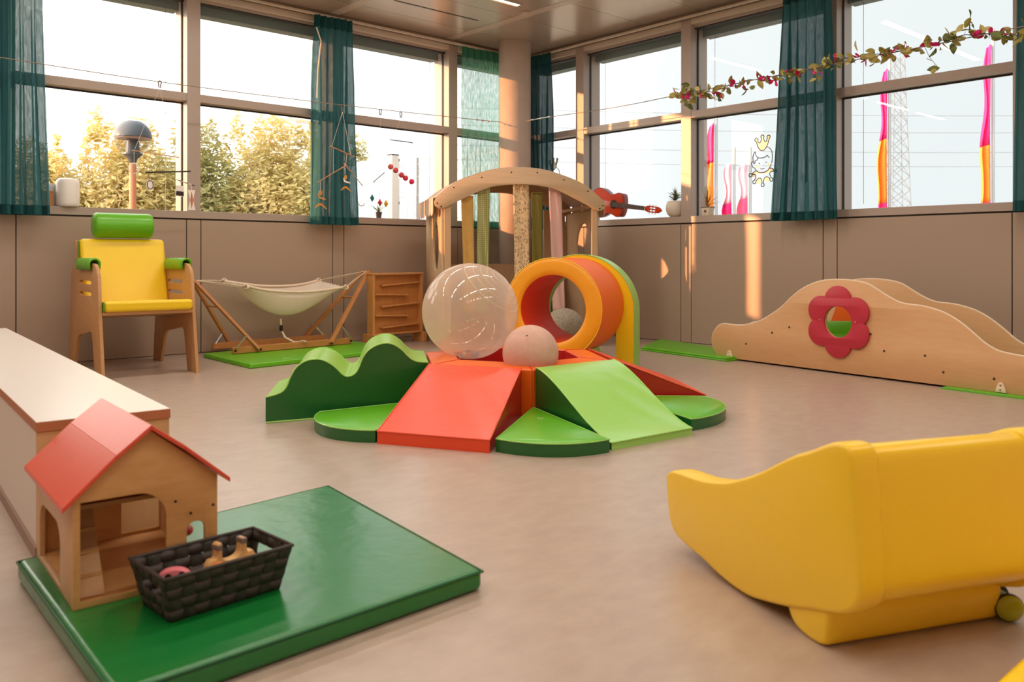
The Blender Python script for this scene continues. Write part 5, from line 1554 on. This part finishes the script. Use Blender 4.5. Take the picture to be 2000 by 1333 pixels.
# A: black and white figures with a glass ball
O = Vector((-4.056, -.30, 1.2)); t = mob('black and white paper mobile with a glass ball, above the armchair', -4.056, 1.2)
clip(t, -4.056, 2.095, O)
tubes('thread', [[L3(O, -4.056, 2.06), L3(O, -4.24, 1.575)], [L3(O, -4.056, 2.06), L3(O, -3.93, 1.548)], [L3(O, -4.242, 1.572), L3(O, -4.242, 1.48)], [L3(O, -3.949, 1.548), L3(O, -3.949, 1.437)], [L3(O, -4.127, 1.41), L3(O, -4.127, 1.365)], [L3(O, -3.93, 1.435), L3(O, -3.925, 1.37)], [L3(O, -3.815, 1.34), L3(O, -3.815, 1.305)], [L3(O, -3.906, 1.37), L3(O, -3.906, 1.33)]], .0012, m_thr, t, 4)
tube('rod', [L3(O, -4.256, 1.572), L3(O, -3.91, 1.546)], .004, m_rodw, t, 6)
sphere('glass_ball', .038, glass_mat('crystal', (.95, .97, .98), 1.5), t, L3(O, -4.242, 1.44), 24, 16)
tube('glass_ring', [L3(O, -4.242 + .039 * math.cos(a), 1.44 + .039 * math.sin(a)) for a in [2 * PI * i / 24 for i in range(24)]], .003, m_white, t, 5, closed=True)
tube('rod', [L3(O, -4.161, 1.415), L3(O, -3.823, 1.446)], .006, m_blk, t, 6)
plate('oval_card', [ell(-4.127, 1.325, .029, .040, 28)], .002, m_wpap, t, origin=-O + Vector((0, -.30, 0)), ux=(1, 0, 0), uy=(0, 0, 1))
tube('oval_line', [L3(O, -4.127 + .022 * math.cos(a), 1.325 + .032 * math.sin(a), -.3025) for a in [2 * PI * i / 24 for i in range(24)]], .003, m_blk, t, 5, closed=True)
nn_ = 6
for i in range(nn_):
    f0, f1 = i / nn_, (i + 1) / nn_
    A_, B_ = L3(O, -3.941, 1.379), L3(O, -3.792, 1.336)
    tube('striped_rod', [A_.lerp(B_, f0), A_.lerp(B_, f1)], .0035, m_blk if i % 2 else m_wpap, t, 6)
plate('square_card', [[(-3.940, 1.252), (-3.874, 1.246), (-3.876, 1.328), (-3.936, 1.332)]], .002, m_wpap, t, origin=-O + Vector((0, -.30, 0)), ux=(1, 0, 0), uy=(0, 0, 1))
plate('dark_block', [[(-3.936, 1.256), (-3.876, 1.252), (-3.877, 1.285), (-3.932, 1.289)]], .001, m_blk, t, origin=-O + Vector((0, -.3025, 0)), ux=(1, 0, 0), uy=(0, 0, 1))
hx, hz = -3.815, 1.224
plate('hourglass_card', [[(hx - .028, hz - .078), (hx + .030, hz - .078), (hx + .012, hz), (hx + .028, hz + .078), (hx - .028, hz + .078), (hx - .012, hz)]], .002, m_wpap, t, origin=-O + Vector((0, -.30, 0)), ux=(1, 0, 0), uy=(0, 0, 1))
plate('diamond', [[(hx, hz - .066), (hx + .012, hz), (hx, hz + .066), (hx - .012, hz)]], .001, M('terracotta_paper', (196, 116, 88), .7), t, origin=-O + Vector((0, -.3025, 0)), ux=(1, 0, 0), uy=(0, 0, 1))
# B: golden dancers
O = Vector((-2.484, -.30, 1.2)); t = mob('golden paper dancer mobile with wooden rods before the teal curtain', -2.484, 1.2)
clip(t, -2.484, 2.099, O)
tubes('thread', [[L3(O, -2.484, 2.06), L3(O, -2.59, 1.745)], [L3(O, -2.575, 1.74), L3(O, -2.575, 1.52)], [L3(O, -2.484, 2.06), L3(O, -2.40, 1.685)], [L3(O, -2.44, 1.70), L3(O, -2.45, 1.60)], [L3(O, -2.70, 1.44), L3(O, -2.70, 1.35)], [L3(O, -2.458, 1.6), L3(O, -2.458, 1.51)], [L3(O, -2.575, 1.52), L3(O, -2.56, 1.525)]], .0014, m_thr, t, 4)
tube('rod', [L3(O, -2.60, 1.747), L3(O, -2.359, 1.672)], .005, m_rodw, t, 6)
tube('rod', [L3(O, -2.734, 1.422), L3(O, -2.437, 1.598)], .005, m_rodw, t, 6)
tube('rod', [L3(O, -2.468, 1.61), L3(O, -2.275, 1.417)], .004, m_rodw, t, 6)
m_gold = M('gold_card', (214, 150, 74), .35, metal=.3)
def dancer(x, z, s, mt2):
    head = [(x + s * .016 * math.cos(a), z + s * (.036 + .022 * math.sin(a))) for a in [2 * PI * i / 20 for i in range(20)]]
    plate('dancer_head', [head], .002, m_gold, t, origin=-O + Vector((0, -.30, 0)), ux=(1, 0, 0), uy=(0, 0, 1))
    arms = spline([(x - s * .022, z + s * .03), (x - s * .02, z - s * .004), (x, z - s * .016), (x + s * .05, z - s * .022), (x + s * .045, z - s * .012), (x + s * .005, z), (x - s * .01, z + s * .01)], 4, True)
    plate('dancer_arms', [arms], .002, mt2, t, origin=-O + Vector((0, -.30, 0)), ux=(1, 0, 0), uy=(0, 0, 1))
    legs = spline([(x - s * .055, z - s * .10), (x - s * .03, z - s * .065), (x, z - s * .052), (x + s * .03, z - s * .068), (x + s * .062, z - s * .105), (x + s * .02, z - s * .082), (x, z - s * .072), (x - s * .025, z - s * .082)], 4, True)
    plate('dancer_legs', [legs], .002, m_gold, t, origin=-O + Vector((0, -.30, 0)), ux=(1, 0, 0), uy=(0, 0, 1))
dancer(-2.70, 1.301, 1.0, m_gold)
dancer(-2.452, 1.455, .9, m_wpap)
# C: five balls
O = Vector((-1.867, -.30, 1.45)); t = mob('mobile of five graded pink thread balls in front of the fence', -1.867, 1.45)
clip(t, -1.867, 2.11, O)
bp_ = [(-1.98, 1.613), (-1.924, 1.584), (-1.861, 1.545), (-1.815, 1.519), (-1.746, 1.49)]
tubes('thread', [[L3(O, -1.867, 2.08), L3(O, -1.96, 1.861)], [L3(O, -1.867, 2.08), L3(O, -1.76, 1.857)]] + [[L3(O, x, 1.859), L3(O, x, z)] for x, z in bp_], .001, m_thr, t, 4)
tube('rod', [L3(O, -1.986, 1.861), L3(O, -1.734, 1.856)], .0045, m_blk, t, 6)
for i, (x, z) in enumerate(bp_):
    c = [(214, 96, 92), (214, 76, 82), (210, 60, 76), (216, 40, 72), (226, 22, 80)][i]
    sphere('thread_ball', .026, M('ball_pink_%d' % i, c, .5, bump=(200, .4, .002)), t, L3(O, x, z), 20, 12)
# D: octahedra
O = Vector((-2.091, -.30, 1.25)); t = mob('mobile with teal, red and yellow octahedra above the small plant', -2.091, 1.25)
clip(t, -2.091, 2.108, O)
tubes('thread', [[L3(O, -2.091, 2.07), L3(O, -2.10, 1.51)], [L3(O, -2.16, 1.465), L3(O, -2.178, 1.35)], [L3(O, -2.105, 1.51), L3(O, -2.096, 1.32)], [L3(O, -2.05, 1.555), L3(O, -2.03, 1.31)], [L3(O, -2.16, 1.465), L3(O, -2.28, 1.30)]], .001, m_thr, t, 4)
tube('rod', [L3(O, -2.167, 1.46), L3(O, -2.047, 1.556)], .004, m_blk, t, 6)
for (x, z), c, nm in (((-2.178, 1.316), (34, 120, 124), 'teal_foil'), ((-2.096, 1.278), (206, 30, 50), 'red_foil'), ((-2.030, 1.272), (222, 164, 34), 'gold_foil')):
    p = L3(O, x, z); r = .026; h = .036
    vs = [p + Vector(v_) for v_ in ((r, 0, 0), (0, r, 0), (-r, 0, 0), (0, -r, 0), (0, 0, h), (0, 0, -h))]
    mesh('octahedron', vs, [(0, 1, 4), (1, 2, 4), (2, 3, 4), (3, 0, 4), (1, 0, 5), (2, 1, 5), (3, 2, 5), (0, 3, 5)], M(nm, c, .3, metal=.2), t)
mo = [(-2.291 + .034 * math.cos(a), 1.268 + .034 * math.sin(a)) for a in [PI * 1.05 + (PI * .95) * i / 12 for i in range(13)]]
mi = [(-2.291 + .031 * math.cos(a), 1.278 + .034 * math.sin(a)) for a in [PI * 2.0 - (PI * .95) * i / 12 for i in range(13)]]
plate('crescent', [mo + mi], .002, M('silver_card', (170, 168, 166), .4, metal=.4), t, origin=-O + Vector((0, -.30, 0)), ux=(1, 0, 0), uy=(0, 0, 1))

# ================================================================== window stickers (line drawings on the glass)
m_stk = M('cream_sticker', (255, 246, 222), .6); m_ln = M('sticker_line', (44, 54, 48), .6)
# shapes in a 1143 x 1333 drawing grid of the sticker, about 0.46 m tall
def sticker(yc, zc, label):
    t = thing('window_sticker', label, 'sticker', (.096, yc, zc), 0, 'crowned child stickers on the right windows')
    K = .00042
    q = lambda x, y: ((x - 490) * K, (620 - y) * K)
    def W(p, d=0.0): return Vector((-d, -p[0], p[1]))
    def fill(nm, pts, mt=m_stk, n=4):
        lp = spline([q(*p) for p in pts], n, True)
        o = plate(nm, [lp], .0008, mt, t, origin=(0, 0, 0), ux=(0, -1, 0), uy=(0, 0, 1))
        tube('outline', [W(p, .0012) for p in lp], .0038, m_ln, o, 4, closed=True)
    def line(nm, pts, n=5):
        tube(nm, [W(p, .001) for p in spline([q(*p) for p in pts], n)], .0036, m_ln, t, 4)
    def knob(cx, cy, a0, a1, r=36, n=7):
        return [(cx + r * math.cos(math.radians(a0 + (a1 - a0) * i / (n - 1))), cy + r * math.sin(math.radians(a0 + (a1 - a0) * i / (n - 1)))) for i in range(n)]
    fill('crown', [(350, 215)] + knob(350, 175, 120, 390) + [(400, 235), (440, 235), (465, 160)] + knob(488, 122, 135, 405) + [(515, 170), (545, 230), (585, 215)] + knob(628, 140, 150, 420) + [(630, 210), (600, 300), (545, 380), (488, 405), (430, 385), (380, 310)], n=3)
    fill('collar', [(340, 805), (240, 865)] + knob(208, 888, -30, -320) + [(250, 880), (320, 885), (335, 930), (310, 990)] + knob(297, 1035, -80, -350) + [(340, 1015), (400, 965), (450, 975), (478, 1060)] + knob(492, 1105, -110, -430) + [(510, 1050), (535, 965), (600, 950), (650, 985)] + knob(690, 1010, -160, -470) + [(680, 950), (650, 890), (690, 850)] + knob(775, 838, -190, -520) + [(720, 790), (650, 780), (600, 825), (490, 855), (400, 845)], n=3)
    line('face_line', [(300, 740), (340, 800), (400, 845), (490, 860), (580, 840), (650, 770), (690, 690)])
    line('face_line', [(245, 690), (230, 640), (270, 600), (265, 530), (290, 450), (320, 420), (340, 490), (380, 540), (460, 555), (540, 545), (600, 515), (620, 545), (650, 560)])
    line('face_line', [(245, 690), (265, 730), (300, 740)])
    line('face_line', [(380, 545), (370, 580), (320, 600), (310, 640), (280, 655), (275, 610)])
    line('face_line', [(585, 335), (650, 370), (700, 440), (715, 540), (700, 680)])
    line('mouth', [(440, 765), (490, 782), (535, 768)])
    for x, y in ((412, 662), (570, 650)):
        o = q(x, y); lathe('eye', [(.001, -.001), (.0055, -.001), (.006, 0)], m_ln, t, 12, loc=W(o, .0006), axis='X')
    for x, y in ((372, 730), (620, 700)):
        o = q(x, y); plate('cheek', [ell(o[0], o[1], .011, .011, 16)], .0004, M('cheek_cream', (250, 226, 180), .6), t, origin=(0, 0, 0), ux=(0, -1, 0), uy=(0, 0, 1))
    return t
sticker(-2.87, 1.605, 'line drawing sticker of a crowned child beside the right curtain')
sticker(-.325, 1.63, 'crowned child sticker half hidden behind the dark curtain and arch')
